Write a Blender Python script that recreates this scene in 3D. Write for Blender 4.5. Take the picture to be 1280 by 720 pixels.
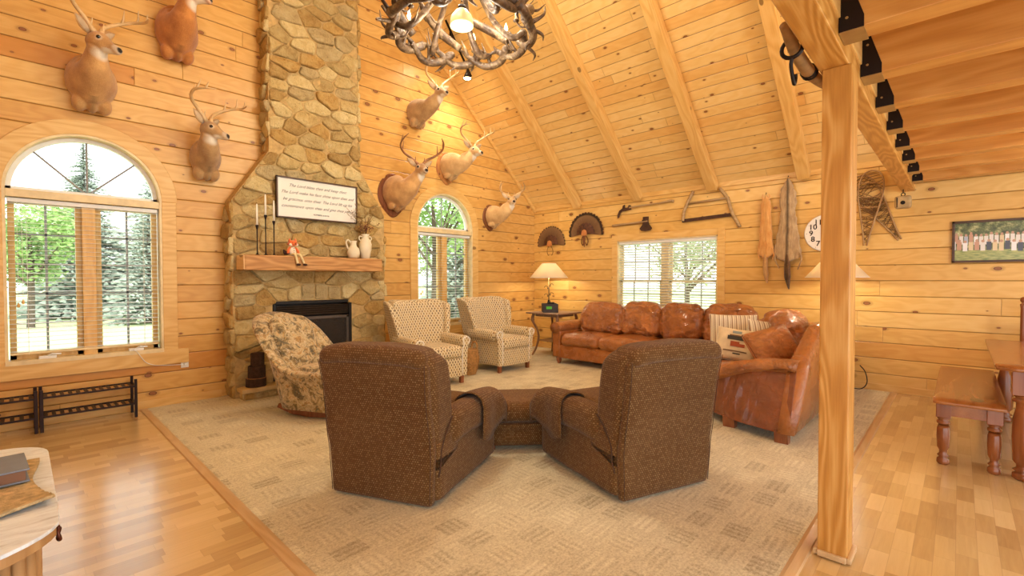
import bpy, bmesh, math, random
from math import sin, cos, pi, sqrt, atan2, radians, exp
from mathutils import Vector, Matrix, Euler, noise
random.seed(7)
SC = bpy.context.scene
for o in list(bpy.data.objects): bpy.data.objects.remove(o)
COL = SC.collection

# ------------------------------------------------------------------ camera
YAW, PITCH, ROLL, FPX, EYE = 8.10116963e-01, -1.95099964e-02, -1.92647151e-03, 588.46, 1.35
fw = Vector((sin(YAW)*cos(PITCH), cos(YAW)*cos(PITCH), sin(PITCH)))
rt = Vector((cos(YAW), -sin(YAW), 0)); up = rt.cross(fw)
rr = rt*cos(ROLL) + up*sin(ROLL); uu = up*cos(ROLL) - rt*sin(ROLL)
cd = bpy.data.cameras.new('camera'); cam = bpy.data.objects.new('camera', cd); COL.objects.link(cam)
cd.sensor_width = 36; cd.lens = 36*FPX/1280; cd.clip_start = .05; cd.clip_end = 300
m = Matrix((rr, uu, -fw)).transposed().to_4x4(); m.translation = Vector((0, 0, EYE)); cam.matrix_world = m
SC.camera = cam

# ------------------------------------------------------------------ colour management, sky, lights
SC.view_settings.view_transform = 'Standard'; SC.view_settings.look = 'None'
SC.view_settings.gamma = 1; SC.view_settings.use_curve_mapping = False
SC.view_settings.exposure = -0.17
W = bpy.data.worlds.new('sky'); SC.world = W; W.use_nodes = True
wn = W.node_tree.nodes; wl = W.node_tree.links; wn.clear()
wo = wn.new('ShaderNodeOutputWorld'); wb = wn.new('ShaderNodeBackground'); wl.new(wb.outputs[0], wo.inputs[0])
wb.inputs[0].default_value = (.93, .96, 1.0, 1); wb.inputs[1].default_value = 3.0

def lamp(name, kind, loc, energy, color=(1, .84, .62), radius=.1, rot=None, size=None, size_y=None, spot=None, parent=None, blend=.6):
    d = bpy.data.lights.new(name, kind); d.energy = energy; d.color = color
    if kind == 'AREA':
        d.shape = 'RECTANGLE'; d.size = size; d.size_y = size_y or size
    elif kind == 'SUN': d.angle = radius
    else: d.shadow_soft_size = radius
    if kind == 'SPOT': d.spot_size = spot; d.spot_blend = blend
    o = bpy.data.objects.new(name, d); COL.objects.link(o); o.location = loc
    if rot: o.rotation_euler = rot
    if parent: o.parent = parent
    return o
# unseen fill lights added to brighten the room: rear, loft and dining side
lamp('rear_fill_light', 'AREA', (-1.5, -1.2, 2.1), 50, (1, .97, .90), rot=(radians(80), 0, radians(-48)), size=3.2, size_y=2.2)
lamp('loft_fill_light', 'POINT', (3.0, -1.4, 3.9), 190, (1, .94, .82), radius=.4)
lamp('dining_fill_light', 'POINT', (5.0, -1.6, 1.95), 75, (1, .93, .80), radius=.25)
lamp('overcast_sun', 'SUN', (0, 12, 9), 7, (1, .98, .94), radius=1.2, rot=(radians(24), radians(6), 0))

# ------------------------------------------------------------------ shader helpers
class NT:
    def __init__(s, name):
        s.mat = bpy.data.materials.new(name); s.mat.use_nodes = True
        s.t = s.mat.node_tree; s.n = s.t.nodes; s.l = s.t.links; s.n.clear()
        s.out = s.n.new('ShaderNodeOutputMaterial'); s.b = s.n.new('ShaderNodeBsdfPrincipled')
        s.l.new(s.b.outputs[0], s.out.inputs[0])
    def put(s, sock, v):
        if v is None: return
        if isinstance(v, bpy.types.NodeSocket): s.l.new(v, sock)
        elif isinstance(v, (tuple, list)) and len(v) == 3 and sock.type == 'RGBA': sock.default_value = (*v, 1)
        else: sock.default_value = v
    def m(s, op, a, b=None, c=None, clamp=False):
        n = s.n.new('ShaderNodeMath'); n.operation = op; n.use_clamp = clamp
        s.put(n.inputs[0], a); s.put(n.inputs[1], b); s.put(n.inputs[2], c); return n.outputs[0]
    def coord(s, kind='Object'): return s.n.new('ShaderNodeTexCoord').outputs[kind]
    def sep(s, v):
        n = s.n.new('ShaderNodeSeparateXYZ'); s.put(n.inputs[0], v); return n.outputs
    def comb(s, x=0., y=0., z=0.):
        n = s.n.new('ShaderNodeCombineXYZ'); s.put(n.inputs[0], x); s.put(n.inputs[1], y); s.put(n.inputs[2], z); return n.outputs[0]
    def noise(s, v, scale=5., detail=3., rough=.5, dist=0., out='Fac'):
        n = s.n.new('ShaderNodeTexNoise'); s.put(n.inputs['Vector'], v); n.inputs['Scale'].default_value = scale
        n.inputs['Detail'].default_value = detail; n.inputs['Roughness'].default_value = rough; n.inputs['Distortion'].default_value = dist
        return n.outputs[out]
    def vor(s, v, scale=5., feat='F1', out='Distance', rnd=1., dim='3D'):
        n = s.n.new('ShaderNodeTexVoronoi'); n.voronoi_dimensions = dim; n.feature = feat; s.put(n.inputs['Vector'], v); n.inputs['Scale'].default_value = scale
        n.inputs['Randomness'].default_value = rnd
        return n.outputs[out] if out else n
    def white(s, v):
        n = s.n.new('ShaderNodeTexWhiteNoise'); n.noise_dimensions = '3D'; s.put(n.inputs['Vector'], v); return n.outputs['Value']
    def ramp(s, f, stops, interp='LINEAR'):
        n = s.n.new('ShaderNodeValToRGB'); cr = n.color_ramp; cr.interpolation = interp
        while len(cr.elements) < len(stops): cr.elements.new(.5)
        for e, (p, c) in zip(cr.elements, stops):
            e.position = p; e.color = (*c, 1) if len(c) == 3 else c
        s.put(n.inputs[0], f); return n.outputs[0]
    def mix(s, f, a, b, kind='MIX'):
        n = s.n.new('ShaderNodeMix'); n.data_type = 'RGBA'; n.blend_type = kind; n.clamp_factor = True
        s.put(n.inputs[0], f); s.put(n.inputs[6], a); s.put(n.inputs[7], b); return n.outputs[2]
    def bump(s, h, strength=.5, dist=.01):
        n = s.n.new('ShaderNodeBump'); n.inputs['Strength'].default_value = strength; n.inputs['Distance'].default_value = dist
        s.put(n.inputs['Height'], h); s.l.new(n.outputs[0], s.b.inputs['Normal']); return n
    def done(s, col, rough=.5, metal=0., spec=.5, coat=0., sheen=0.):
        s.put(s.b.inputs['Base Color'], col); s.put(s.b.inputs['Roughness'], rough); s.b.inputs['Metallic'].default_value = metal
        s.b.inputs['Specular IOR Level'].default_value = spec; s.b.inputs['Coat Weight'].default_value = coat
        s.b.inputs['Sheen Weight'].default_value = sheen
        return s.mat

def lin(r, g, b):
    f = lambda c: (c/255/12.92) if c/255 <= .04045 else ((c/255+.055)/1.055)**2.4
    return (f(r), f(g), f(b))

def plain(name, rgb, rough=.5, metal=0., var=.12, scale=12., bump=.15, spec=.5, coat=0., sheen=0., dist=.003):
    """one colour with small natural variation"""
    s = NT(name); c = lin(*rgb); v = s.coord()
    f = s.noise(v, scale, 4.)
    lo = tuple(x*(1-var) for x in c); hi = tuple(min(1, x*(1+var)) for x in c)
    col = s.ramp(f, [(.3, lo), (.7, hi)])
    if bump: s.bump(s.noise(v, scale*6, 3.), bump, dist)
    return s.done(col, rough, metal, spec, coat, sheen)

def emit(name, rgb, strength):
    s = NT(name); s.put(s.b.inputs['Base Color'], lin(*rgb)); s.put(s.b.inputs['Emission Color'], lin(*rgb)); s.b.inputs['Emission Strength'].default_value = strength
    return s.mat

PINE_HI, PINE_MID, PINE_LO = (.84, .575, .225), (.76, .465, .145), (.61, .31, .07)
def boards(name, along, across, sp=.186, off=.0, knots=1., hi=PINE_HI, mid=PINE_MID, lo=PINE_LO, length=4.6, groove=.045, slope=None, rough=.38, gdark=(.26, .10, .03), tint=.5, orange=0.):
    """tongue-and-groove boards: 'along' axis runs with the grain, 'across' stacks the boards; slope = the length factor of a tilted roof"""
    s = NT(name); p = s.sep(s.coord()); ax = {'x': 0, 'y': 1, 'z': 2}
    u, v = p[ax[along]], p[ax[across]]
    if slope: v = s.m('MULTIPLY', v, slope)
    q = s.m('DIVIDE', s.m('ADD', v, off), sp); row = s.m('FLOOR', q); fr = s.m('SUBTRACT', q, row)
    rw = s.white(s.comb(row, 3.1, 7.7))
    # staggered butt joints
    ul = s.m('ADD', s.m('DIVIDE', u, length), s.m('MULTIPLY', rw, 5.)); seg = s.m('FLOOR', ul); fu = s.m('SUBTRACT', ul, seg)
    rb = s.white(s.comb(row, seg, 1.3))
    shift = s.m('MULTIPLY', rb, 17.)
    g = s.comb(s.m('MULTIPLY', u, 1.), s.m('MULTIPLY', v, 9.), shift)
    warp = s.noise(s.comb(s.m('MULTIPLY', u, 1.1), s.m('MULTIPLY', v, 3.), shift), 1.6, 2.)
    rings = s.m('SINE', s.m('MULTIPLY', warp, 42.))
    fine = s.noise(s.comb(s.m('MULTIPLY', u, 1.5), s.m('MULTIPLY', v, 60.), shift), 2.2, 3., .6)
    t = s.m('ADD', s.m('MULTIPLY', rings, .10), s.m('ADD', s.m('MULTIPLY', fine, .45), s.m('MULTIPLY', rb, tint)))
    col = s.ramp(t, [(.05, hi), (.45, mid), (.95, lo)])
    if orange:
        col = s.mix(s.m('MULTIPLY', s.m('GREATER_THAN', rb, .90), orange), col, tuple(x*y for x, y in zip(lo, (1.05, .8, .55))))
    # knots
    kv = s.comb(s.m('ADD', s.m('MULTIPLY', u, 2.0), s.m('MULTIPLY', rb, 9.)), s.m('MULTIPLY', v, 3.4), row)
    kn = s.vor(kv, 1.35, 'F1', None, .9, '2D')
    kd, kc = kn.outputs['Distance'], s.sep(kn.outputs['Color'])
    size = s.m('MULTIPLY', s.m('ADD', s.m('MULTIPLY', s.m('MULTIPLY', kc[0], kc[0]), 1.1), .35), .058*knots)
    wob = s.m('MULTIPLY', s.m('SUBTRACT', s.noise(kv, 9., 2.), .5), .02)
    kdd = s.m('ADD', kd, wob)
    k = s.m('MULTIPLY', s.m('DIVIDE', s.m('SUBTRACT', size, kdd), .014, clamp=True), s.m('GREATER_THAN', kc[1], .42))
    halo = s.m('MULTIPLY', s.m('DIVIDE', s.m('SUBTRACT', s.m('MULTIPLY', size, 1.9), kdd), .06, clamp=True), s.m('GREATER_THAN', kc[1], .42))
    col = s.mix(s.m('MULTIPLY', halo, .45), col, tuple(x*.62 for x in lo))
    kin = s.ramp(s.m('DIVIDE', kdd, size), [(.1, (.30, .11, .035)), (.62, (.33, .125, .04)), (.8, (.12, .035, .012)), (1, (.16, .05, .018))])
    col = s.mix(k, col, kin)
    e = s.m('MINIMUM', fr, s.m('SUBTRACT', 1., fr))
    gr = s.m('SUBTRACT', 1., s.m('DIVIDE', e, groove, clamp=True))
    ej = s.m('MULTIPLY', s.m('MINIMUM', fu, s.m('SUBTRACT', 1., fu)), length)
    gj = s.m('SUBTRACT', 1., s.m('DIVIDE', ej, .0045, clamp=True))
    gg = s.m('MAXIMUM', gr, s.m('MULTIPLY', gj, .7))
    core = s.m('POWER', gg, 1.6)
    col = s.mix(s.m('MULTIPLY', core, .85), col, gdark)
    s.bump(s.m('SUBTRACT', s.m('MULTIPLY', fine, .05), gg), .6, .012)
    return s.done(col, rough, 0, .4)

def timber(name, axis, hi=PINE_HI, mid=PINE_MID, lo=PINE_LO, rough=.4, rings=1., scale=1., coat=0., knots=1.):
    """one solid piece of wood, grain along the given local axis"""
    s = NT(name); p = s.sep(s.coord()); i = {'x': 0, 'y': 1, 'z': 2}[axis]
    u = p[i]; a, b = [p[j] for j in range(3) if j != i]
    oi = s.n.new('ShaderNodeObjectInfo').outputs['Random']; sh = s.m('MULTIPLY', oi, 31.)
    v3 = s.comb(s.m('ADD', s.m('MULTIPLY', a, 3.2*scale), sh), s.m('MULTIPLY', b, 3.2*scale), s.m('MULTIPLY', u, .55*scale))
    warp = s.noise(v3, 1.3, 2.)
    rg = s.m('SINE', s.m('MULTIPLY', warp, 70.*rings))
    fine = s.noise(s.comb(s.m('MULTIPLY', a, 50.*scale), s.m('MULTIPLY', b, 50.*scale), s.m('MULTIPLY', u, 2.*scale)), 2., 3., .6)
    t = s.m('ADD', s.m('ADD', s.m('MULTIPLY', rg, .16), .22), s.m('MULTIPLY', fine, .5))
    col = s.ramp(t, [(.1, hi), (.5, mid), (.95, lo)])
    kn = s.vor(s.comb(s.m('ADD', s.m('MULTIPLY', a, 4.), sh), s.m('MULTIPLY', b, 4.), s.m('MULTIPLY', u, 2.2)), 1., 'F1', None, .9)
    kc = s.sep(kn.outputs['Color'])
    k = s.m('MULTIPLY', s.m('DIVIDE', s.m('SUBTRACT', s.m('MULTIPLY', kc[0], .2*knots), kn.outputs['Distance']), .02, clamp=True), s.m('GREATER_THAN', kc[1], .5))
    col = s.mix(s.m('MULTIPLY', k, .8), col, tuple(x*.3 for x in lo))
    s.bump(fine, .12, .003)
    return s.done(col, rough, 0, .45, coat)

# ------------------------------------------------------------------ mesh helpers
def BM(): return bmesh.new()
def link(name, me, mat=None, parent=None, smooth=False, bevel=0., sub=0, seg=2):
    if mat is not None and not me.materials: me.materials.append(mat)
    o = bpy.data.objects.new(name, me); COL.objects.link(o)
    if parent is not None: o.parent = parent
    if smooth:
        for p in me.polygons: p.use_smooth = True
    if bevel:
        b = o.modifiers.new('bevel', 'BEVEL'); b.width = bevel; b.segments = seg; b.limit_method = 'ANGLE'; b.angle_limit = radians(40)
        b.harden_normals = False
    if sub:
        sb = o.modifiers.new('sub', 'SUBSURF'); sb.levels = sub; sb.render_levels = sub
    return o
def obj(name, bm, mat=None, parent=None, smooth=False, bevel=0., sub=0, uv=False):
    bmesh.ops.recalc_face_normals(bm, faces=bm.faces)
    if uv: boxuv(bm)
    me = bpy.data.meshes.new(name); bm.to_mesh(me); bm.free()
    return link(name, me, mat, parent, smooth, bevel, sub)
def boxuv(bm):
    L = bm.loops.layers.uv.new('UVMap')
    bm.normal_update()
    for f in bm.faces:
        n = f.normal; a = max(range(3), key=lambda i: abs(n[i]))
        for lp in f.loops:
            c = lp.vert.co; lp[L].uv = (c.y, c.z) if a == 0 else ((c.x, c.z) if a == 1 else (c.x, c.y))
def thing(name, label, cat, loc=(0, 0, 0), rotz=0., group=None):
    o = bpy.data.objects.new(name, None); COL.objects.link(o); o.location = loc; o.rotation_euler = (0, 0, rotz)
    o.empty_display_size = .05
    return tag(o, label, cat, group)
def tag(o, label, cat, group=None):
    o['label'] = label; o['category'] = cat
    if group: o['group'] = group
    return o
def struct(o): o['kind'] = 'structure'; return o
def dup(root, loc=None, rotz=None, label=None, group=None):
    r = root.copy(); COL.objects.link(r)
    if loc is not None: r.location = loc
    if rotz is not None: r.rotation_euler = (0, 0, rotz)
    if label: r['label'] = label
    if group: r['group'] = group
    def kids(a, b):
        for ch in list(a.children):
            if ch == b: continue
            c = ch.copy(); COL.objects.link(c); c.parent = b; kids(ch, c)
    kids(root, r)
    return r
def box(bm, x0, x1, y0, y1, z0, z1, mi=0):
    v = [bm.verts.new((x, y, z)) for x in (x0, x1) for y in (y0, y1) for z in (z0, z1)]
    for q in ((0, 1, 3, 2), (4, 6, 7, 5), (0, 4, 5, 1), (2, 3, 7, 6), (0, 2, 6, 4), (1, 5, 7, 3)):
        f = bm.faces.new([v[i] for i in q]); f.material_index = mi
    return v
def obox(bm, c, ax, ay, az, sx, sy, sz):
    """box with its own axes"""
    c = Vector(c); vs = []
    for i in (-.5, .5):
        for j in (-.5, .5):
            for k in (-.5, .5): vs.append(bm.verts.new(c + Vector(ax)*sx*i + Vector(ay)*sy*j + Vector(az)*sz*k))
    for q in ((0, 1, 3, 2), (4, 6, 7, 5), (0, 4, 5, 1), (2, 3, 7, 6), (0, 2, 6, 4), (1, 5, 7, 3)): bm.faces.new([vs[i] for i in q])
def rings(bm, rs, cap=True, closed=True, mi=0):
    """skin a list of equal-length vertex loops"""
    R = [[bm.verts.new(p) for p in r] for r in rs]; n = len(R[0])
    for a, b in zip(R, R[1:]):
        for i in range(n if closed else n-1):
            f = bm.faces.new((a[i], a[(i+1) % n], b[(i+1) % n], b[i])); f.material_index = mi
    if cap:
        for r in (R[0], R[-1]):
            try: f = bm.faces.new(r); f.material_index = mi
            except Exception: pass
    return R
def frame_of(d):
    d = d.normalized(); a = Vector((0, 0, 1)) if abs(d.z) < .9 else Vector((1, 0, 0))
    u = d.cross(a).normalized(); return u, d.cross(u).normalized()
def tube(bm, pts, r, n=8, cap=True, loop=False, flat=1.):
    pts = [Vector(p) for p in pts]; k = len(pts); rad = r if isinstance(r, (list, tuple)) else [r]*k
    u = None; out = []
    for i, p in enumerate(pts):
        if loop: d = pts[(i+1) % k] - pts[i-1]
        else: d = pts[min(i+1, k-1)] - pts[max(i-1, 0)]
        d = d.normalized() if d.length else Vector((0, 0, 1))
        if u is None: u = frame_of(d)[0]
        u = (u - d*u.dot(d)); u = u.normalized() if u.length > 1e-6 else frame_of(d)[0]
        w = d.cross(u)
        out.append([p + (u*cos(2*pi*j/n) + w*sin(2*pi*j/n)*flat)*rad[i] for j in range(n)])
    if loop: out.append(out[0])
    rings(bm, out, cap and not loop)
def curve(pts, n=8):
    """Catmull-Rom through pts"""
    P = [Vector(p) for p in pts]; P = [P[0]*2-P[1]] + P + [P[-1]*2-P[-2]]; out = []
    for i in range(1, len(P)-2):
        for j in range(n):
            t = j/n; a, b, c, d = P[i-1:i+3]
            out.append(.5*((2*b) + (c-a)*t + (2*a-5*b+4*c-d)*t*t + (3*b-a-3*c+d)*t**3))
    out.append(P[-2]); return out
def lerpl(vals, n):
    out = []
    for i in range(n):
        t = i/(n-1)*(len(vals)-1); k = min(int(t), len(vals)-2); out.append(vals[k] + (vals[k+1]-vals[k])*(t-k))
    return out
def lathe(bm, prof, c=(0, 0, 0), n=20, axis='z'):
    c = Vector(c); rs = []
    for r, h in prof:
        ring = []
        for j in range(n):
            a = 2*pi*j/n; x, y = max(r, 1e-4)*cos(a), max(r, 1e-4)*sin(a)
            ring.append(c + (Vector((x, y, h)) if axis == 'z' else Vector((h, x, y)) if axis == 'x' else Vector((x, h, y))))
        rs.append(ring)
    rings(bm, rs)
def prism(bm, poly, d0, d1, plane='xz'):
    """polygon in a plane extruded along the third axis"""
    def P(a, b, d): return {'xz': (a, d, b), 'yz': (d, a, b), 'xy': (a, b, d)}[plane]
    A = [bm.verts.new(P(a, b, d0)) for a, b in poly]; B = [bm.verts.new(P(a, b, d1)) for a, b in poly]; n = len(poly)
    bm.faces.new(A); bm.faces.new(B[::-1])
    for i in range(n): bm.faces.new((A[i], A[(i+1) % n], B[(i+1) % n], B[i]))
def soft(bm, x0, x1, y0, y1, z0, z1, r=.05, n=12, fn=None, bulge=0.):
    """rounded, evenly meshed block; bulge swells its faces; fn reshapes each vertex"""
    c = Vector(((x0+x1)/2, (y0+y1)/2, (z0+z1)/2)); h = Vector(((x1-x0)/2, (y1-y0)/2, (z1-z0)/2))
    r = min(r, h.x, h.y, h.z)
    seen = {}
    def V(i, j, k):
        key = (i, j, k)
        if key in seen: return seen[key]
        s = [(-cos(pi*t/n)*.35 + (2*t/n-1)*.65) for t in (i, j, k)]
        p = Vector((s[0]*h.x, s[1]*h.y, s[2]*h.z))
        q = Vector([max(-(h[a]-r), min(h[a]-r, p[a])) for a in range(3)])
        d = p-q
        if d.length > 1e-9 and max(abs(s[0]), abs(s[1]), abs(s[2])) > .999: p = q + d.normalized()*r
        if bulge:
            g = [1-s[a]**2 for a in range(3)]
            e = Vector([s[a]*bulge*sqrt(max(0, g[(a+1) % 3]*g[(a+2) % 3])) for a in range(3)]); p = p+e
        p = p+c
        if fn: p = Vector(fn(p))
        seen[key] = bm.verts.new(p); return seen[key]
    for i in range(n):
        for j in range(n):
            for fa in (0, n):
                for q in ([V(fa, i, j), V(fa, i+1, j), V(fa, i+1, j+1), V(fa, i, j+1)],
                          [V(i, fa, j), V(i+1, fa, j), V(i+1, fa, j+1), V(i, fa, j+1)],
                          [V(i, j, fa), V(i+1, j, fa), V(i+1, j+1, fa), V(i, j+1, fa)]):
                    try: bm.faces.new(q)
                    except Exception: pass
def ball(bm, c, rx, ry=None, rz=None, n=12, rot=None):
    ry = ry or rx; rz = rz or rx; mt = Matrix.Translation(Vector(c)) @ (rot.to_matrix().to_4x4() if rot else Matrix()) @ Matrix.Diagonal((rx, ry, rz, 1))
    bmesh.ops.create_uvsphere(bm, u_segments=n*2, v_segments=n, radius=1, matrix=mt)
def sheet(bm, f, nu, nv, thick=.004):
    """thick cloth over f(u,v)"""
    P = [[Vector(f(i/nu, j/nv)) for j in range(nv+1)] for i in range(nu+1)]
    N = [[None]*(nv+1) for _ in range(nu+1)]
    for i in range(nu+1):
        for j in range(nv+1):
            a = P[min(i+1, nu)][j]-P[max(i-1, 0)][j]; b = P[i][min(j+1, nv)]-P[i][max(j-1, 0)]
            n = a.cross(b); N[i][j] = n.normalized() if n.length > 0 else Vector((0, 0, 1))
    A = [[bm.verts.new(P[i][j]) for j in range(nv+1)] for i in range(nu+1)]
    B = [[bm.verts.new(P[i][j]+N[i][j]*thick) for j in range(nv+1)] for i in range(nu+1)]
    for i in range(nu):
        for j in range(nv):
            bm.faces.new((A[i][j], A[i][j+1], A[i+1][j+1], A[i+1][j])); bm.faces.new((B[i][j], B[i+1][j], B[i+1][j+1], B[i][j+1]))
    for i in range(nu):
        bm.faces.new((A[i][0], A[i+1][0], B[i+1][0], B[i][0])); bm.faces.new((A[i][nv], B[i][nv], B[i+1][nv], A[i+1][nv]))
    for j in range(nv):
        bm.faces.new((A[0][j], B[0][j], B[0][j+1], A[0][j+1])); bm.faces.new((A[nu][j], A[nu][j+1], B[nu][j+1], B[nu][j]))
def baked(o):
    """replace an object's mesh with its evaluated (modified) mesh"""
    dg = bpy.context.evaluated_depsgraph_get(); dg.update(); me = bpy.data.meshes.new_from_object(o.evaluated_get(dg)); o.modifiers.clear(); o.data = me; return o
def cut(o, cutters):
    for c in cutters:
        b = o.modifiers.new('cut', 'BOOLEAN'); b.operation = 'DIFFERENCE'; b.object = c; b.solver = 'EXACT'
    baked(o)
    for c in cutters: bpy.data.objects.remove(c)
    return o
def words_mesh(text, size, mat, name, parent, loc, rot, shear=0., thin=0., align='CENTER', line=1.0, depth=.0015):
    c = bpy.data.curves.new(name, 'FONT'); c.body = text; c.size = size; c.shear = shear; c.align_x = align; c.offset = thin
    c.space_line = line; c.extrude = depth/2; c.resolution_u = 3
    t = bpy.data.objects.new(name, c); COL.objects.link(t)
    dg = bpy.context.evaluated_depsgraph_get(); dg.update(); me = bpy.data.meshes.new_from_object(t.evaluated_get(dg)); bpy.data.objects.remove(t)
    me.materials.clear(); o = link(name, me, mat, parent); o.location = loc; o.rotation_euler = rot; return o
# ------------------------------------------------------------------ the room
YA, XB, XL, YR, EAVE, SL = 6.14, 7.10, -1.72, -3.4, 2.73, .93
XR = (XB+XL)/2; RIDGE = EAVE + SL*(XB-XR)
def roof_z(x): return EAVE + SL*(XB-x if x > XR else x-XL)
M_wallA = boards('pine_boards_gable', 'x', 'z', .1856, .011, 1.45, (.81, .515, .175), (.71, .40, .11), (.56, .265, .055), orange=.5, gdark=(.17, .055, .012), groove=.05)
M_wallB = boards('pine_boards_side', 'y', 'z', .1856, -.02, 1.45, (.83, .56, .205), (.75, .455, .13), (.60, .30, .065), orange=.3, gdark=(.19, .065, .015))
M_roof = boards('pine_boards_roof', 'y', 'z', .135, .03, 1.1, (.88, .645, .28), (.83, .56, .205), (.72, .42, .12), slope=1.468, groove=.05, length=2.6, tint=.4, orange=.2)
M_deck = boards('pine_boards_loft', 'y', 'x', .14, 0., .8)
M_pine_x, M_pine_y, M_pine_z = [timber('pine_beam_'+a, a) for a in 'xyz']
FIR = dict(hi=(.74, .43, .135), mid=(.56, .255, .045), lo=(.34, .12, .016))
M_fir_x, M_fir_z = timber('fir_beam_x', 'x', rings=1.3, knots=.4, **FIR), timber('fir_post_z', 'z', rings=1.3, knots=.3, **FIR)
M_joist = timber('shaded_joist_pine', 'y', hi=(.70, .36, .10), mid=(.58, .265, .055), lo=(.42, .15, .025), rings=.6)  # pine joists; shade on their sides is put into this deeper tone
M_cream = plain('cream_frame_paint', (232, 210, 160), .4, bump=0)
M_white = plain('white_vinyl', (238, 238, 232), .4, var=.03, bump=0)
M_greymuntin = plain('grey_muntin', (150, 150, 150), .5, var=.03, bump=0)

def laminate():
    s = NT('oak_laminate'); p = s.sep(s.coord()); u, v = p[0], p[1]
    q = s.m('DIVIDE', v, .078); row = s.m('FLOOR', q); fr = s.m('SUBTRACT', q, row)
    r0 = s.white(s.comb(row, 2.2, 5.1)); ul = s.m('ADD', s.m('DIVIDE', u, .26), s.m('MULTIPLY', r0, 7.)); seg = s.m('FLOOR', ul); fu = s.m('SUBTRACT', ul, seg)
    rb = s.white(s.comb(row, seg, 4.4))
    g = s.noise(s.comb(s.m('MULTIPLY', u, 1.6), s.m('MULTIPLY', v, 24.), s.m('MULTIPLY', rb, 40.)), 2.4, 4., .6, .6)
    t = s.m('ADD', s.m('MULTIPLY', rb, .62), s.m('MULTIPLY', g, .42))
    col = s.ramp(t, [(.1, (.82, .62, .31)), (.5, (.67, .465, .20)), (.95, (.44, .265, .095))])
    e = s.m('MINIMUM', s.m('MULTIPLY', s.m('MINIMUM', fr, s.m('SUBTRACT', 1., fr)), .078), s.m('MULTIPLY', s.m('MINIMUM', fu, s.m('SUBTRACT', 1., fu)), .26))
    gr = s.m('SUBTRACT', 1., s.m('DIVIDE', e, .0022, clamp=True))
    col = s.mix(s.m('MULTIPLY', gr, .35), col, (.25, .12, .045))
    s.b.inputs['Coat IOR'].default_value = 2.0; s.b.inputs['Coat Roughness'].default_value = .2
    return s.done(col, .3, 0, .5, 1.)
def carpet():
    s = NT('basket_carpet'); c = s.coord(); p = s.sep(c)
    wu = s.m('ADD', p[0], s.m('MULTIPLY', s.noise(c, 2., 2.), .03)); wv = s.m('ADD', p[1], s.m('MULTIPLY', s.noise(s.comb(p[1], p[0], 3.), 2., 2.), .03))
    cu, cv = s.m('DIVIDE', wu, .25), s.m('DIVIDE', wv, .19)
    iu, iv = s.m('FLOOR', cu), s.m('FLOOR', cv); fu, fv = s.m('SUBTRACT', cu, iu), s.m('SUBTRACT', cv, iv)
    par = s.m('PINGPONG', s.m('ADD', iu, iv), 1.)
    rb = s.white(s.comb(iu, iv, 2.))
    inner = s.m('MULTIPLY', s.m('MULTIPLY', s.m('GREATER_THAN', fu, .18), s.m('LESS_THAN', fu, .86)), s.m('MULTIPLY', s.m('GREATER_THAN', fv, .2), s.m('LESS_THAN', fv, .84)))
    lines = s.m('SINE', s.m('MULTIPLY', wv, 150.)); lines2 = s.m('SINE', s.m('MULTIPLY', wu, 150.))
    st = s.m('ADD', s.m('MULTIPLY', lines, par), s.m('MULTIPLY', lines2, s.m('SUBTRACT', 1., par)))
    n1 = s.noise(c, 95., 3., .75); n2 = s.noise(c, 1.3, 3.); n3 = s.noise(s.comb(s.m('MULTIPLY', p[0], 5.), s.m('MULTIPLY', p[1], 60.), 0.), 1.4, 3.)
    blk = s.m('MULTIPLY', inner, s.m('SUBTRACT', rb, .35))
    t = s.m('ADD', s.m('ADD', s.m('MULTIPLY', blk, .25), s.m('MULTIPLY', s.m('MULTIPLY', st, inner), .07)), s.m('ADD', s.m('MULTIPLY', s.m('SUBTRACT', n1, .25), 1.0), s.m('ADD', s.m('MULTIPLY', n2, .25), s.m('MULTIPLY', n3, .3))))
    col = s.ramp(t, [(.22, (.84, .79, .58)), (.5, (.66, .59, .40)), (.9, (.31, .25, .14))])
    s.bump(s.m('ADD', n1, s.m('MULTIPLY', blk, -.8)), .5, .008)
    return s.done(col, .95, 0, .1, sheen=.2)
M_lam, M_carpet = laminate(), carpet()

def sbox(name, mat, *a, bevel=0.):
    b = BM(); box(b, *a); return struct(obj(name, b, mat, bevel=bevel))
b = BM(); box(b, XL, XB, YR, YA, -.12, 0); struct(obj('floor', b, M_lam))
b = BM(); box(b, .90, XB, .56, YA, -.02, .006); struct(obj('floor_carpet', b, M_carpet))
M_strip = timber('transition_strip_x', 'x', hi=(.68, .48, .27), mid=(.60, .40, .20), lo=(.48, .29, .13), rough=.3)
M_strip2 = timber('transition_strip_y', 'y', hi=(.68, .48, .27), mid=(.60, .40, .20), lo=(.48, .29, .13), rough=.3)
b = BM(); prism(b, [(.85, .0), (.857, .009), (.895, .011), (.915, .006), (.915, 0)], .525, YA, 'xz'); struct(obj('trim_1', b, M_strip2))
b = BM(); prism(b, [(.515, .0), (.522, .009), (.56, .011), (.578, .006), (.578, 0)], .85, XB, 'yz'); struct(obj('trim_2', b, M_strip))

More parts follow.
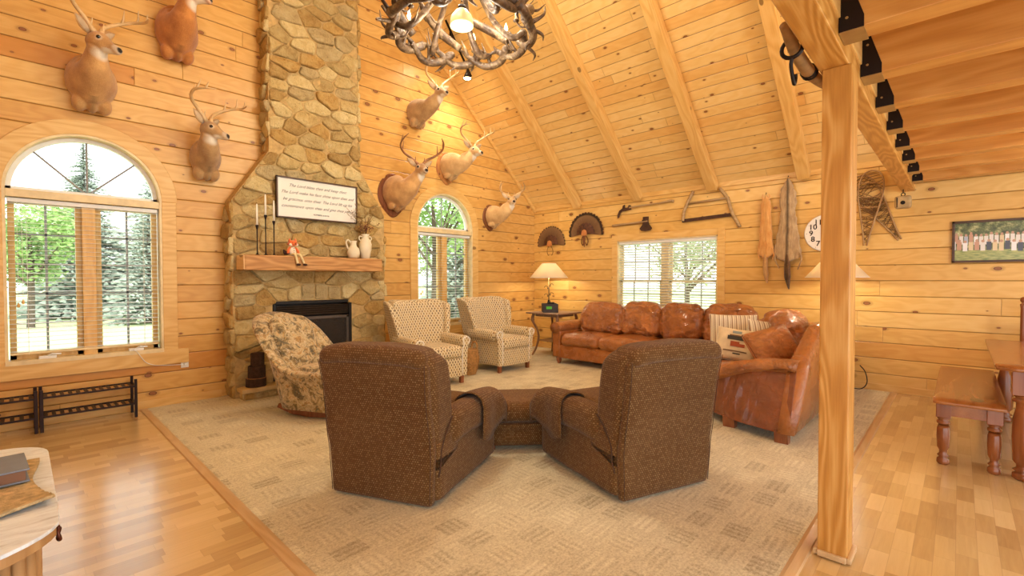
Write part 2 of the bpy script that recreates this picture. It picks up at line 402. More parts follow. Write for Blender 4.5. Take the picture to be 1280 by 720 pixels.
# gable wall with two arched windows
WZ0, WSP, WHW = .60, 2.17, .575
CW1, CW2 = .49, 4.875
b = BM(); prism(b, [(XL, 0), (XB+.18, 0), (XB+.18, EAVE), (XR, RIDGE+.17), (XL, EAVE)], YA, YA+.18, 'xz'); wA = obj('wall_left', b, M_wallA)
def arch_poly(cx, hw, z0, sp, n=28, zr=None): return [(cx-hw, z0), (cx+hw, z0)] + [(cx+hw*cos(pi*i/n), sp+(zr or hw)*sin(pi*i/n)) for i in range(n+1)]
cs = []
for cx in (CW1, CW2):
    b = BM(); prism(b, arch_poly(cx, WHW, WZ0, WSP), YA-.3, YA+.5, 'xz'); cs.append(obj('cutter', b))
struct(cut(wA, cs))
# side wall with the double window
B3 = (2.58, 4.26, .84, 1.99)
b = BM(); box(b, XB, XB+.18, YR, YA, 0, EAVE+.12); wB = obj('wall_back', b, M_wallB)
b = BM(); box(b, XB-.2, XB+.4, B3[0], B3[1], B3[2], B3[3]); struct(cut(wB, [obj('cutter', b)]))
b = BM(); box(b, XL-.18, XL, .2, YA+.18, 0, EAVE+.1); struct(obj('wall_side', b, M_wallB))
# roof slopes
for sgn, nm in ((1, 'ceiling'), (-1, 'ceiling')):
    b = BM(); xe = XB+.3 if sgn > 0 else XL-.3; ze = EAVE-SL*.3
    prism(b, [(xe, ze), (XR, RIDGE), (XR, RIDGE+.2), (xe, ze+.2)], YR, YA+.18, 'xz'); struct(obj(nm, b, M_roof))
# slim trims at the rake, the eave and the floor
b = BM(); prism(b, [(XB, EAVE-.085), (XR, RIDGE-.085), (XR, RIDGE), (XB, EAVE)], YA-.035, YA, 'xz'); struct(obj('trim_3', b, M_pine_x))
b = BM(); prism(b, [(XL, EAVE-.085), (XR, RIDGE-.085), (XR, RIDGE), (XL, EAVE)], YA-.035, YA, 'xz'); struct(obj('trim_4', b, M_pine_x))
b = BM(); box(b, XB-.02, XB, YR, YA, EAVE-.05, EAVE+.02); struct(obj('trim_5', b, M_pine_y))
b = BM(); box(b, XB-.016, XB, YR, YA, .0, .085); struct(obj('baseboard_back', b, M_pine_y, bevel=.004))
for k, (x0, x1) in enumerate(((XL, 1.6), (3.6, XB))):
    b = BM(); box(b, x0, x1, YA-.016, YA, .0, .085); struct(obj('baseboard_left', b, M_pine_x, bevel=.004))

# rafters: each a solid timber under the roof boards
RL = sqrt((XB-XR)**2 + (RIDGE-EAVE)**2)
RY = ((1.48, 'pine rafter nearest the tall post, running up the sloped ceiling'),
      (2.64, 'pine rafter on the sloped ceiling ending just above the frame saw'),
      (3.85, 'pine rafter on the sloped ceiling ending above the brush hook tool'),
      (5.05, 'pine rafter passing behind the antler chandelier, ending above the turkey fans'))
for y, lab in RY:
    b = BM(); box(b, 0, RL, -.07, .07, -.145, 0); o = obj('roof_rafter', b, M_pine_x, bevel=.006)
    o.location = (XB, y, EAVE); o.rotation_euler = (0, 0, 0)
    o.matrix_world = Matrix.Translation((XB, y, EAVE)) @ Matrix(((-(XB-XR)/RL, 0, (RIDGE-EAVE)/RL), (0, 1, 0), ((RIDGE-EAVE)/RL, 0, (XB-XR)/RL))).to_4x4()
    tag(o, lab, 'rafter', 'rafters of the sloped ceiling')

# loft: beam, post, joists in steel hangers, deck
t = thing('loft_beam', 'long square-edged pine beam carrying the loft, resting on the tall post', 'beam', (0, .445, 2.345))
b = BM(); box(b, XL, XB, -.06, .06, 0, .30); obj('beam_timber', b, M_fir_x, t, bevel=.006)
b = BM(); box(b, XL, XB, -.068, -.056, .10, .29); obj('side_board', b, M_pine_x, t, bevel=.003)
t = thing('support_post', 'tall square pine post standing on the floor beside the carpet edge', 'post', (2.75, .43, 0))
b = BM(); box(b, -.08, .08, -.06, .06, 0, 2.345); obj('post_timber', b, M_fir_z, t, bevel=.006)
for sx, sy, ex, ey in ((0, -.068, .088, .010), (0, .068, .088, .010), (-.088, 0, .010, .06), (.088, 0, .010, .06)):
    b = BM(); box(b, sx-ex, sx+ex, sy-ey, sy+ey, .006, .034); obj('base_trim', b, M_cream if 0 else M_strip, t, bevel=.006)
M_iron = plain('black_iron', (34, 24, 20), .45, .6, bump=.1)
M_seat = plain('lit_hanger_metal', (176, 150, 100), .38, .7, bump=.1)  # hanger metal paled: light on the seat put into the colour; nails share it
JX = [2.47+.6*k for k in range(-6, 8)]
jl = ['loft joist cut by the top edge of the frame, in a black hanger', 'first full loft joist right above the post, in a black nailed hanger', 'second loft joist beyond the post, with black hanger', 'third loft joist beyond the post, with black hanger', 'fourth loft joist beyond the post, with black hanger', 'fifth loft joist beyond the post, with black hanger', 'sixth loft joist beyond the post, with black hanger', 'last loft joist, close to the pine wall']
for k, x in enumerate(JX):
    if x > XB-.1: continue
    i = k-6
    t = thing('loft_joist', jl[i] if i >= 0 else 'loft joist above the viewer, carried by the long pine beam', 'joist', (x, .385, 2.385), 0, 'joists under the loft floor')
    b = BM(); box(b, -.065, .065, -3.6, -.004, 0, .30); obj('joist_timber', b, M_joist, t, bevel=.004)
    for sx in (-.0675, .0675):
        b = BM(); prism(b, [(-.002, -.004), (-.088, -.004), (-.088, .045), (-.036, .215), (-.002, .215)], sx-.002, sx+.002, 'yz')
        pl = obj('hanger_plate', b, M_iron, t)
        for z in (.05, .15):
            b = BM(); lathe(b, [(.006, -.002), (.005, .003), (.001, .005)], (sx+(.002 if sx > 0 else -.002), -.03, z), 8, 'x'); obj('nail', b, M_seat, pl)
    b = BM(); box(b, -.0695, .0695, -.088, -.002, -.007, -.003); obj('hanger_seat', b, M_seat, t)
b = BM(); box(b, XL, XB, YR, .50, 2.688, 2.72); struct(obj('loft_floor', b, M_deck))

# ------------------------------------------------------------------ windows
def glass_mat():
    s = NT('window_glass'); tr = s.n.new('ShaderNodeBsdfTransparent'); gl = s.n.new('ShaderNodeBsdfGlossy'); gl.inputs['Roughness'].default_value = .02
    lw = s.n.new('ShaderNodeLayerWeight'); lw.inputs['Blend'].default_value = .12; mx = s.n.new('ShaderNodeMixShader')
    s.l.new(lw.outputs['Fresnel'], mx.inputs[0]); s.l.new(tr.outputs[0], mx.inputs[1]); s.l.new(gl.outputs[0], mx.inputs[2]); s.l.new(mx.outputs[0], s.out.inputs[0])
    tr.inputs[0].default_value = (.97, .98, .97, 1); return s.mat
M_glass = glass_mat()
def band(bm, cx, sp, r0, r1, y0, y1, n=28):
    R = []
    for i in range(n+1):
        a = pi*i/n; R.append([(cx+r*cos(a), y, sp+r*sin(a)) for r, y in ((r0, y0), (r1, y0), (r1, y1), (r0, y1))])
    rings(bm, R)
def arch_window(k, cx):
    w = bpy.data.objects.new('window_%d' % k, None); COL.objects.link(w); struct(w)
    y = YA
    b = BM(); band(b, cx, WSP, WHW, WHW+.135, y-.02, y); box(b, cx-WHW-.125, cx-WHW, y-.02, y, .45, WSP); box(b, cx+WHW, cx+WHW+.125, y-.02, y, .45, WSP)
    box(b, cx-WHW-.22, cx+WHW+.22, y-.024, y, .445, WZ0); obj('casing', b, M_pine_x, w, bevel=.004)
    b = BM(); band(b, cx, WSP, WHW-.02, WHW, y-.015, y+.17); box(b, cx-WHW, cx-WHW+.02, y-.015, y+.17, WZ0, WSP); box(b, cx+WHW-.02, cx+WHW, y-.015, y+.17, WZ0, WSP)
    box(b, cx-WHW, cx+WHW, y-.03, y+.17, WZ0-.02, WZ0+.02); obj('jamb_liner', b, M_cream, w)
    b = BM(); box(b, cx-WHW+.02, cx+WHW-.02, y-.01, y+.16, 2.095, 2.165); obj('transom', b, M_cream, w, bevel=.004)
    b = BM(); box(b, cx-.05, cx+.05, y+.04, y+.16, WZ0, 2.1); obj('mullion', b, M_pine_z, w, bevel=.004)
    for s in (-1, 1):
        x0, x1 = (cx-WHW+.03, cx-.05) if s < 0 else (cx+.05, cx+WHW-.03)
        b = BM(); z0, z1 = WZ0+.02, 2.09
        for a in ((x0, x0+.045, z0, z1), (x1-.045, x1, z0, z1), (x0, x1, z0, z0+.05), (x0, x1, z1-.045, z1)): box(b, a[0], a[1], y+.09, y+.14, a[2], a[3])
        sash = obj('sash', b, M_pine_z, w, bevel=.003)
        b = BM(); xm = (x0+x1)/2; box(b, xm-.009, xm+.009, y+.105, y+.125, z0, z1)
        for i in range(1, 5):
            z = z0+.05+(z1-z0-.095)*i/5; box(b, x0, x1, y+.105, y+.125, z-.008, z+.008)
        obj('muntin_grid', b, M_greymuntin, sash)
        b = BM(); box(b, x0+.04, x1-.04, y+.112, y+.118, z0+.04, z1-.04); obj('pane', b, M_glass, sash)
        b = BM(); xo = x0+.24 if s < 0 else x1-.2
        box(b, xo-.06, xo+.06, y-.02, y+.03, WZ0+.02, WZ0+.045); tube(b, [(xo, y-.01, WZ0+.045), (xo+.03, y-.025, WZ0+.06), (xo+.09, y-.02, WZ0+.055)], .009, 8)
        obj('crank_handle', b, M_white, w, bevel=.006)
    b = BM(); band(b, cx, WSP, WHW-.055, WHW-.02, y+.09, y+.14); box(b, cx-WHW+.02, cx+WHW-.02, y+.09, y+.14, 2.165, 2.2); obj('arch_frame', b, M_white, w)
    b = BM(); R = WHW-.04
    for a in (pi/4, pi/2, 3*pi/4):
        d = Vector((cos(a), 0, sin(a))); tube(b, [Vector((cx, y+.115, 2.18)), Vector((cx, y+.115, WSP))+d*R], .009, 6)
    obj('arch_muntins', b, M_greymuntin, w)
    b = BM(); prism(b, arch_poly(cx, WHW-.03, 2.17, WSP, 24), y+.112, y+.118, 'xz'); obj('arch_pane', b, M_glass, w)
    return w
arch_window(1, CW1); arch_window(2, CW2)
w = bpy.data.objects.new('window_3', None); COL.objects.link(w); struct(w)
y0, y1, z0, z1 = B3; X = XB
b = BM()
box(b, X-.02, X, y0-.10, y0, z0-.1, z1+.10); box(b, X-.02, X, y1, y1+.10, z0-.1, z1+.10); box(b, X-.02, X, y0, y1, z1, z1+.10); box(b, X-.02, X, y0, y1, z0-.1, z0)
obj('casing', b, M_pine_y, w, bevel=.004)
b = BM(); box(b, X-.01, X+.16, y0, y0+.02, z0, z1); box(b, X-.01, X+.16, y1-.02, y1, z0, z1); box(b, X-.01, X+.16, y0, y1, z1-.02, z1); box(b, X-.02, X+.16, y0, y1, z0, z0+.02)
obj('jamb_liner', b, M_cream, w)
ym = (y0+y1)/2
b = BM(); box(b, X+.05, X+.15, ym-.06, ym+.06, z0, z1); obj('mullion', b, M_cream, w, bevel=.004)
for a, c in ((y0+.02, ym-.06), (ym+.06, y1-.02)):
    for zb, zt, dx in ((z0+.02, 1.325, .07), (1.295, z1-.02, .105)):
        b = BM()
        for q in ((a, a+.04, zb, zt), (c-.04, c, zb, zt), (a, c, zb, zb+.035), (a, c, zt-.035, zt)): box(b, X+dx, X+dx+.03, *q)
        sash = obj('sash', b, M_cream, w, bevel=.003)
        b = BM()
        for i in (1, 2): yy = a+(c-a)*i/3; box(b, X+dx+.008, X+dx+.022, yy-.009, yy+.009, zb, zt)
        zz = (zb+zt)/2; box(b, X+dx+.008, X+dx+.022, a, c, zz-.009, zz+.009); obj('muntin_grid', b, M_greymuntin, sash)
        b = BM(); box(b, X+dx+.012, X+dx+.018, a+.03, c-.03, zb+.03, zt-.03); obj('pane', b, M_glass, sash)

# ------------------------------------------------------------------ venetian blinds
def blind(label, c, half, zt, zb, axis, tilt, pitch, group, depth=.048):
    t = thing('window_blind', label, 'blind', c, 0 if axis == 'x' else pi/2, group)
    b = BM(); z = zt-.05
    while z > zb+.03:
        obox(b, (0, 0, z-c[2]), (1, 0, 0), (0, cos(tilt), sin(tilt)), (0, -sin(tilt), cos(tilt)), 2*half, depth, .0028); z -= pitch
    obj('slats', b, M_white, t)
    b = BM(); box(b, -half, half, -.03, .025, zt-c[2]-.04, zt-c[2]); obj('head_rail', b, M_white, t, bevel=.004)
    b = BM(); box(b, -half, half, -.025, .025, zb-c[2], zb-c[2]+.022); obj('bottom_rail', b, M_white if axis == 'y' else M_cream, t, bevel=.004)
    b = BM()
    for x in (-half*.78, half*.78) if half < .7 else (-half*.9, -half*.33, half*.33, half*.9):
        for yy in (-.026, .026): tube(b, [(x, yy, zb-c[2]), (x, yy, zt-c[2]-.02)], .0014, 4)
    obj('ladder_cords', b, M_white, t)
    if axis == 'x':
        for dx, L in ((-half+.06, .95), (-half+.09, .92)):
            b = BM(); tube(b, [(dx, -.034, zt-c[2]-.03), (dx, -.034, zt-c[2]-L)], .0014, 4); cc = obj('pull_cord', b, M_white, t)
            b = BM(); lathe(b, [(.003, 0), (.01, -.02), (.011, -.035), (.004, -.042)], (dx, -.034, zt-c[2]-L), 10); obj('tassel', b, M_pine_z, cc)
    return t
blind('white venetian blind across the large arched window by the shoe racks', (CW1, YA+.055, 1.4), .545, 2.09, .665, 'x', .05, .042, 'venetian blinds')
blind('white venetian blind across the arched window behind the wing chairs', (CW2, YA+.055, 1.4), .545, 2.09, .665, 'x', .05, .042, 'venetian blinds')
blind('white venetian blind across the wide double window above the leather sofa', (XB+.035, ym, 1.4), (y1-y0)/2-.025, z1-.02, z0+.03, 'y', .35, .043, 'venetian blinds')

# ------------------------------------------------------------------ outdoors
def grass():
    s = NT('lawn_grass'); c = s.coord(); a = s.noise(c, .6, 4.); d = s.noise(c, 14., 3.)
    col = s.ramp(s.m('ADD', s.m('MULTIPLY', a, .6), s.m('MULTIPLY', d, .4)), [(.3, (.36,.46,.20)), (.7, (.56,.64,.34))]); return s.done(col, .9, 0, .2)
b = BM(); box(b, -60, 90, YA+.4, 120, -.75, -.6); box(b, XB+.4, 90, -60, YA+.4, -.75, -.6); o = obj('lawn', b, grass()); struct(o)
M_bark = plain('bark', (96, 82, 68), .9, bump=.6, dist=.02)
M_fol = [plain('spruce_needles', (150, 162, 146), .9, var=.35, scale=2.), plain('maple_leaves', (150, 180, 112), .8, var=.35, scale=2.), plain('hedge_leaves', (166, 176, 140), .85, var=.4, scale=1.)]
def spruce(x, y, h, label, g='trees on the lawn'):
    t = thing('spruce_tree', label, 'tree', (x, y, -.6), 0, g)
    b = BM(); tube(b, [(0, 0, 0), (0, 0, h)], [.16, .02], 8); obj('trunk', b, M_bark, t)
    b = BM(); R = random.Random(int(x*10+y)); n = int(h*7)
    for i in range(n):
        z = .35 + (h-.35)*i/n; rr_ = (1-i/n)*h*.29+.10
        for j in range(15):
            a = R.random()*2*pi; L = rr_*(.7+.45*R.random()); d = Vector((cos(a), sin(a), 0)); s_ = Vector((-sin(a), cos(a), 0))
            for q in range(5):
                f0 = q/5; c0 = Vector((0, 0, z))+d*L*(f0+.18)+s_*R.uniform(-.05, .05)*L+Vector((0, 0, -.25*L*f0**1.5+R.uniform(-.05, .05))); w_ = .085*L*(1.2-f0)+.03
                vs = [b.verts.new(c0+v) for v in (-d*.10*L, s_*w_+Vector((0, 0, -.05*L)), d*.14*L+Vector((0, 0, -.02*L)), -s_*w_+Vector((0, 0, -.05*L)), Vector((0, 0, .04*L)))]
                for tri in ((0, 1, 4), (1, 2, 4), (2, 3, 4), (3, 0, 4)): b.faces.new([vs[m_] for m_ in tri])
    obj('foliage', b, M_fol[0], t)
def leafy(x, y, h, r, label, mi=1, n=2600, g='trees on the lawn', name='maple_tree'):
    t = thing(name, label, 'tree', (x, y, -.6), 0, g); R = random.Random(int(x*7+y*3))
    b = BM(); tube(b, [(0, 0, 0), (.05, 0, h*.4), (0, .1, h*.75)], [.13, .09, .03], 8)
    for k in range(7):
        a = R.random()*6.28; tube(b, [(0, 0, h*.3+k*.12), (cos(a)*r*.4, sin(a)*r*.4, h*.5+k*.1), (cos(a)*r*.7, sin(a)*r*.7, h*.62+k*.12)], [.05, .03, .01], 5)
    obj('trunk', b, M_bark, t)
    b = BM(); blobs = [(Vector((R.uniform(-.6, .6)*r, R.uniform(-.6, .6)*r, h*R.uniform(.4, .86))), r*R.uniform(.3, .5)) for _ in range(14)]
    for i in range(n):
        c, q = blobs[R.randrange(14)]; d = Vector((R.gauss(0, 1), R.gauss(0, 1), R.gauss(0, 1))).normalized(); p = c+d*q*(R.random()**.4)
        u_, w_ = frame_of(Vector((R.gauss(0, 1), R.gauss(0, 1), R.gauss(0, 1)))); s_ = R.uniform(.05, .11)
        b.faces.new([b.verts.new(p+u_*s_), b.verts.new(p+w_*s_*.6), b.verts.new(p-u_*s_), b.verts.new(p-w_*s_*.6)])
    obj('foliage', b, M_fol[mi], t)
spruce(2.5, 33.5, 9.3, 'tall spruce on the lawn seen through the middle of the large arched window')
spruce(5.9, 33.5, 10.2, 'spruce on the lawn seen in the right half of the large arched window')
spruce(4.1, 26.5, 5.4, 'shorter spruce on the lawn close to the chimney side of the large window')
leafy(.35, 27, 5.6, 2.3, 'leafy young tree on the lawn seen through the left half of the large window', n=6500)
leafy(9.2, 12.2, 7., 2.6, 'big leafy tree filling the arched window behind the wing chairs', n=5200)
spruce(13.4, 15.6, 6.5, 'spruce seen through the arched window behind the wing chairs')
for k in range(9):
    leafy(-9+k*5.6, 46+(k % 3)*1.5, 5.5, 2.3, 'hazy green tree in the tree line at the far edge of the lawn', 2, 1500, 'tree line beyond the lawn', 'tree_line_tree')
for k, (x, y) in enumerate(((15, 3.0), (17.5, 7.5), (13.5, 11.5), (20, -1.5))):
    leafy(x, y, 4.6, 2.2, 'pale green tree outside the double window above the sofa', 2, 1800, 'trees outside the double window', 'garden_tree')
# ------------------------------------------------------------------ stone fireplace
def stone_mat():
    s = NT('fieldstone'); c = s.coord(); gi = s.n.new('ShaderNodeNewGeometry').outputs['Random Per Island']
    base = s.ramp(gi, [(0, (.46, .34, .17)), (.18, (.64, .52, .30)), (.38, (.52, .42, .24)), (.55, (.72, .61, .38)), (.72, (.56, .40, .19)), (.86, (.54, .46, .30)), (1, (.76, .67, .45))], 'CONSTANT')
    n = s.noise(c, 9., 6., .65, .4); n2 = s.noise(c, 42., 4., .7)
    col = s.mix(.9, base, s.ramp(n, [(.28, (.16, .09, .04)), (.47, (.5, .38, .22)), (.62, (.62, .52, .35)), (.8, (.82, .74, .56))]), 'SOFT_LIGHT')
    col = s.mix(s.m('MULTIPLY', s.m('GREATER_THAN', n2, .62), .25), col, (.18, .11, .05))
    s.bump(s.m('ADD', s.m('MULTIPLY', n, 1.), s.m('MULTIPLY', n2, .45)), 1., .05)
    return s.done(col, .85, 0, .25)
M_stone = stone_mat(); M_mortar = plain('mortar', (196, 164, 108), .95, var=.2, scale=20, bump=.6, dist=.01)
def clip(poly, a, b, c):
    """keep a*x+b*z<=c"""
    out = []
    for i in range(len(poly)):
        p, q = poly[i], poly[(i+1) % len(poly)]; dp, dq = a*p[0]+b*p[1]-c, a*q[0]+b*q[1]-c
        if dp <= 0: out.append(p)
        if dp*dq < 0:
            t = dp/(dp-dq); out.append((p[0]+(q[0]-p[0])*t, p[1]+(q[1]-p[1])*t))
    return out
def stones(bm, sites, halfplanes, place, R, depth=.032, mort=.008):
    for i, (x, z) in enumerate(sites):
        hp = halfplanes(x, z)
        if hp is None: continue
        cell = [(x-.5, z-.5), (x+.5, z-.5), (x+.5, z+.5), (x-.5, z+.5)]
        for j, (u, v) in enumerate(sites):
            if i == j or abs(u-x) > .7 or abs(v-z) > .7: continue
            # stones lie flat: distances stretched so that cells come out wider than tall
            k = 1.75; a, b_ = (u-x), (v-z)*k*k; cc = (u*u-x*x)/2 + (v*v-z*z)*k*k/2
            cell = clip(cell, a, b_, cc)
            if len(cell) < 3: break
        for h in hp:
            if len(cell) >= 3: cell = clip(cell, *h)
        if len(cell) < 3: continue
        cx = sum(p[0] for p in cell)/len(cell); cz = sum(p[1] for p in cell)/len(cell)
        # round the outline
        pts = []
        n = len(cell)
        for q in range(n):
            p0, p1 = cell[q], cell[(q+1) % n]; L = sqrt((p1[0]-p0[0])**2+(p1[1]-p0[1])**2)
            if L < .012: continue
            e = min(.018, L*.22)/L
            for t in ((e, .5, 1-e) if L > .09 else (e, 1-e)):
                pts.append((p0[0]+(p1[0]-p0[0])*t, p0[1]+(p1[1]-p0[1])*t))
        if len(pts) < 4: continue
        rad = sum(sqrt((p[0]-cx)**2+(p[1]-cz)**2) for p in pts)/len(pts)
        if rad < .035: continue
        D = depth*R.uniform(.4, 1.5); tx, tz = R.uniform(-.16, .16), R.uniform(-.2, .2)
        def ring(inset, dep, jit):
            f = max(.2, 1-inset/rad); out = []
            for p in pts:
                a, b_ = cx+(p[0]-cx)*f, cz+(p[1]-cz)*f
                nn = noise.noise(Vector((a*9, b_*9, 3)))*jit
                out.append(place(a+nn*.5, b_+nn*.5, dep+nn+(dep > .01)*((a-cx)*tx+(b_-cz)*tz)))
            return out
        R0 = [ring(mort, -.01, 0), ring(mort, D*.45, .006), ring(mort+.012, D*.85, .012), ring(mort+.035, D, .016), ring(mort+.075, D*1.04, .02)]
        rings(bm, R0, cap=True)
def sites_for(x0, x1, z0, z1, sx, sz, R):
    out = []; z = z0+sz*.3; r = 0
    while z < z1+sz:
        x = x0-sx*.2+(r % 2)*sx*.5
        while x < x1+sx: out.append((x+R.uniform(-.38, .38)*sx, z+R.uniform(-.36, .36)*sz)); x += sx
        z += sz; r += 1
    return out
FX0, FX1, CX0, CX1, ZS, ZC, FY = 1.66, 3.58, 2.06, 3.20, 2.24, 2.86, 5.90
IX0, IX1, IZ1 = 2.08, 3.08, 1.085
HZ = .135
t = thing('stone_fireplace', 'fieldstone fireplace and chimney rising up the pine gable wall', 'fireplace', (0, 0, 0))
b = BM(); prism(b, [(FX0, 0), (IX0, 0), (IX0, IZ1), (IX1, IZ1), (IX1, 0), (FX1, 0), (FX1, ZS), (CX1, ZC), (CX1, 6.6), (CX0, 6.6), (CX0, ZC), (FX0, ZS)], FY, YA-.002, 'xz')
obj('mortar_core', b, M_mortar, t)
R = random.Random(11)
def dom(x, z):
    if x < FX0-.1 or x > FX1+.1 or z > 6.7: return None
    h = []
    if z > ZC: h = [(-1, 0, -CX0), (1, 0, CX1)]; 
    elif z > ZS:
        s_ = (ZC-ZS)
        # sloping shoulders
        a, c_ = -s_, (CX0-FX0); h = [(-s_, (CX0-FX0), -s_*FX0 + (CX0-FX0)*ZS), (s_, (FX1-CX1), s_*FX1+(FX1-CX1)*ZS)]
    else: h = [(-1, 0, -FX0), (1, 0, FX1)]
    h += [(0, -1, -.0)]
    if IX0-.02 < x < IX1+.02:
        if z < IZ1-.1: return None
        h.append((0, -1, -(IZ1+.0)))
    elif z < IZ1: h.append((1, 0, IX0) if x < IX0 else (-1, 0, -IX1))
    for q in h:
        if q[0]*x+q[1]*z-q[2] > .05: return None
    return h
b = BM(); S = sites_for(FX0, FX1, 0, 6.6, .30, .15, R); S += [(x, IZ1+.10) for x in [IX0+.08+.17*k for k in range(6)]]
S = [p for p in S if not (IX0-.02 < p[0] < IX1+.02 and IZ1-.1 < p[1] < IZ1+.16 and p[1] != IZ1+.10)]
stones(b, S, dom, lambda a, c_, d: Vector((a, FY-d, c_)), R); obj('stone_veneer', b, M_stone, t, smooth=False)
for xs, sg, z0_, z1_ in ((FX0, -1, 0, ZS), (FX1, 1, 0, ZS), (CX0, -1, ZC, 6.5), (CX1, 1, ZC, 6.5)):
    b = BM(); S = sites_for(FY, YA, z0_, z1_, .24, .17, R)
    stones(b, S, lambda y, z: [(-1, 0, -FY+.02), (1, 0, YA), (0, 1, z1_), (0, -1, -z0_)] if FY-.05 < y < YA+.05 and z < z1_ else None, lambda a, c_, d: Vector((xs+sg*d, a, c_)), R)
    obj('side_stones', b, M_stone, t)
M_slate = plain('hearth_slab', (200, 172, 120), .7, var=.25, scale=6, bump=.5, dist=.008)
b = BM(); soft(b, 1.68, 3.62, 5.68, FY-.03, HZ-.05, HZ, .012, 24, lambda p: p+Vector((0, noise.noise(p*5)*.008, noise.noise(p*7)*.003))); obj('hearth_slab', b, M_slate, t, smooth=True)
b = BM(); box(b, 1.71, 3.59, 5.72, FY-.04, 0.003, HZ-.05); obj('hearth_core', b, M_mortar, t)
b = BM(); S = [(1.71+.24*k+R.uniform(-.03, .03), .04) for k in range(9)]
stones(b, S, lambda x, z: [(-1, 0, -1.71), (1, 0, 3.59), (0, 1, HZ-.05), (0, -1, -.008)], lambda a, c_, d: Vector((a, 5.72-d*.4, c_)), R, .03)
stones(b, [(5.80, .04)], lambda x, z: [(-1, 0, -5.72), (1, 0, 5.86), (0, 1, HZ-.05), (0, -1, -.008)], lambda a, c_, d: Vector((1.71-d*.4, a, c_)), R, .03)
obj('hearth_stones', b, M_stone, t)
# black insert
M_blk = plain('black_steel', (30, 26, 24), .42, .5, bump=.05); M_blk2 = plain('satin_black_trim', (92, 80, 70), .35, .6, bump=0)
t = thing('fireplace_insert', 'black steel firebox insert with louvred top set in the stone fireplace', 'fireplace insert', ((IX0+IX1)/2, FY-.005, HZ))
hw, hh = (IX1-IX0)/2-.004, IZ1-HZ-.004
b = BM(); box(b, -hw, -hw+.035, -.01, .20, 0, hh); box(b, hw-.035, hw, -.01, .20, 0, hh); box(b, -hw, hw, -.01, .20, hh-.035, hh); box(b, -hw, hw, .19, .21, 0, hh); box(b, -hw, hw, -.01, .20, 0, .05); obj('housing', b, M_blk, t, bevel=.004)
b = BM()
for k in range(5): obox(b, (0, .02, hh-.07-k*.026), (1, 0, 0), (0, cos(.6), -sin(.6)), (0, sin(.6), cos(.6)), 2*hw-.08, .036, .006)
obj('louvres', b, M_blk2, t)
b = BM(); box(b, -hw+.035, hw-.035, .0, .022, hh-.235, hh-.20); box(b, -hw+.035, -hw+.07, .0, .022, .05, hh-.2); box(b, hw-.07, hw-.035, .0, .022, .05, hh-.2); obj('screen_frame', b, M_blk2, t, bevel=.003)
def mesh_screen():
    s = NT('mesh_screen'); c = s.coord(); v = s.vor(c, 55., 'F1'); k = s.m('GREATER_THAN', v, .33)
    s.put(s.b.inputs['Alpha'], s.m('ADD', s.m('MULTIPLY', k, .45), .55)); return s.done(s.mix(k, (.10, .055, .02), (.02, .015, .01)), .5, .5)
b = BM(); box(b, -hw+.06, hw-.06, .008, .012, .05, hh-.22); obj('mesh_curtain', b, mesh_screen(), t)
b = BM()
for k, (x, z, r, L) in enumerate(((-.1, .10, .045, .55), (.12, .17, .04, .5), (.0, .09, .05, .4))): tube(b, [(x-L/2, .1+.02*k, z), (x+L/2, .12, z+.01)], r, 9)
obj('firewood', b, plain('charred_log', (60, 42, 30), .9, bump=.6), t)

# mantel
t = thing('mantel_shelf', 'rough-hewn wooden beam mantel on the stone fireplace', 'mantel', (2.54, 5.76, 1.45))
b = BM(); soft(b, -.84, .84, -.145, .12, 0, .17, .01, 40, lambda p: p+Vector((0, noise.noise(p*6)*.010+noise.noise(p*Vector((3, 20, 20)).x)*0, noise.noise(p*5+Vector((9, 0, 0)))*.006)))
obj('mantel_beam', b, timber('hewn_beam', 'x', hi=(.70, .40, .15), mid=(.50, .24, .075), lo=(.24, .095, .025), rings=1.2, knots=.5, rough=.6), t, smooth=True)
b = BM(); box(b, -.848, -.838, -.14, .11, .01, .165); obj('end_cap', b, timber('pale_end_grain', 'y', hi=(.80, .55, .28), mid=(.74, .46, .2), lo=(.6, .33, .12)), t)
MT = 1.62
# candles
M_wax = plain('ivory_wax', (244, 238, 220), .45, var=.03, bump=0)
for (x, hs, hc, lab) in ((1.87, .33, .25, 'shortest black iron candlestick with a white taper, beside the mantel end'), (1.96, .45, .25, 'tallest black iron candlestick, middle one of the three on the mantel'), (2.05, .39, .25, 'medium-height black iron candlestick, the one closest to the plush fox')):
    t = thing('candlestick', lab, 'candlestick', (x, 5.74, MT), 0, 'candlesticks on the mantel')
    b = BM(); lathe(b, [(.03, 0), (.03, .006), (.012, .014), (.007, .03), (.0055, hs*.5), (.007, hs-.04), (.012, hs-.02), (.017, hs), (.015, hs+.012), (.0, hs+.012)], n=16); obj('stand', b, M_iron, t, smooth=True)
    b = BM(); lathe(b, [(.0115, hs+.01), (.0105, hs+hc*.7), (.008, hs+hc-.01), (.002, hs+hc)], n=12); cn = obj('taper_candle', b, M_wax, t, smooth=True)
    b = BM(); tube(b, [(0, 0, hs+hc), (.001, 0, hs+hc+.012)], .0012, 5); obj('wick', b, M_iron, cn)
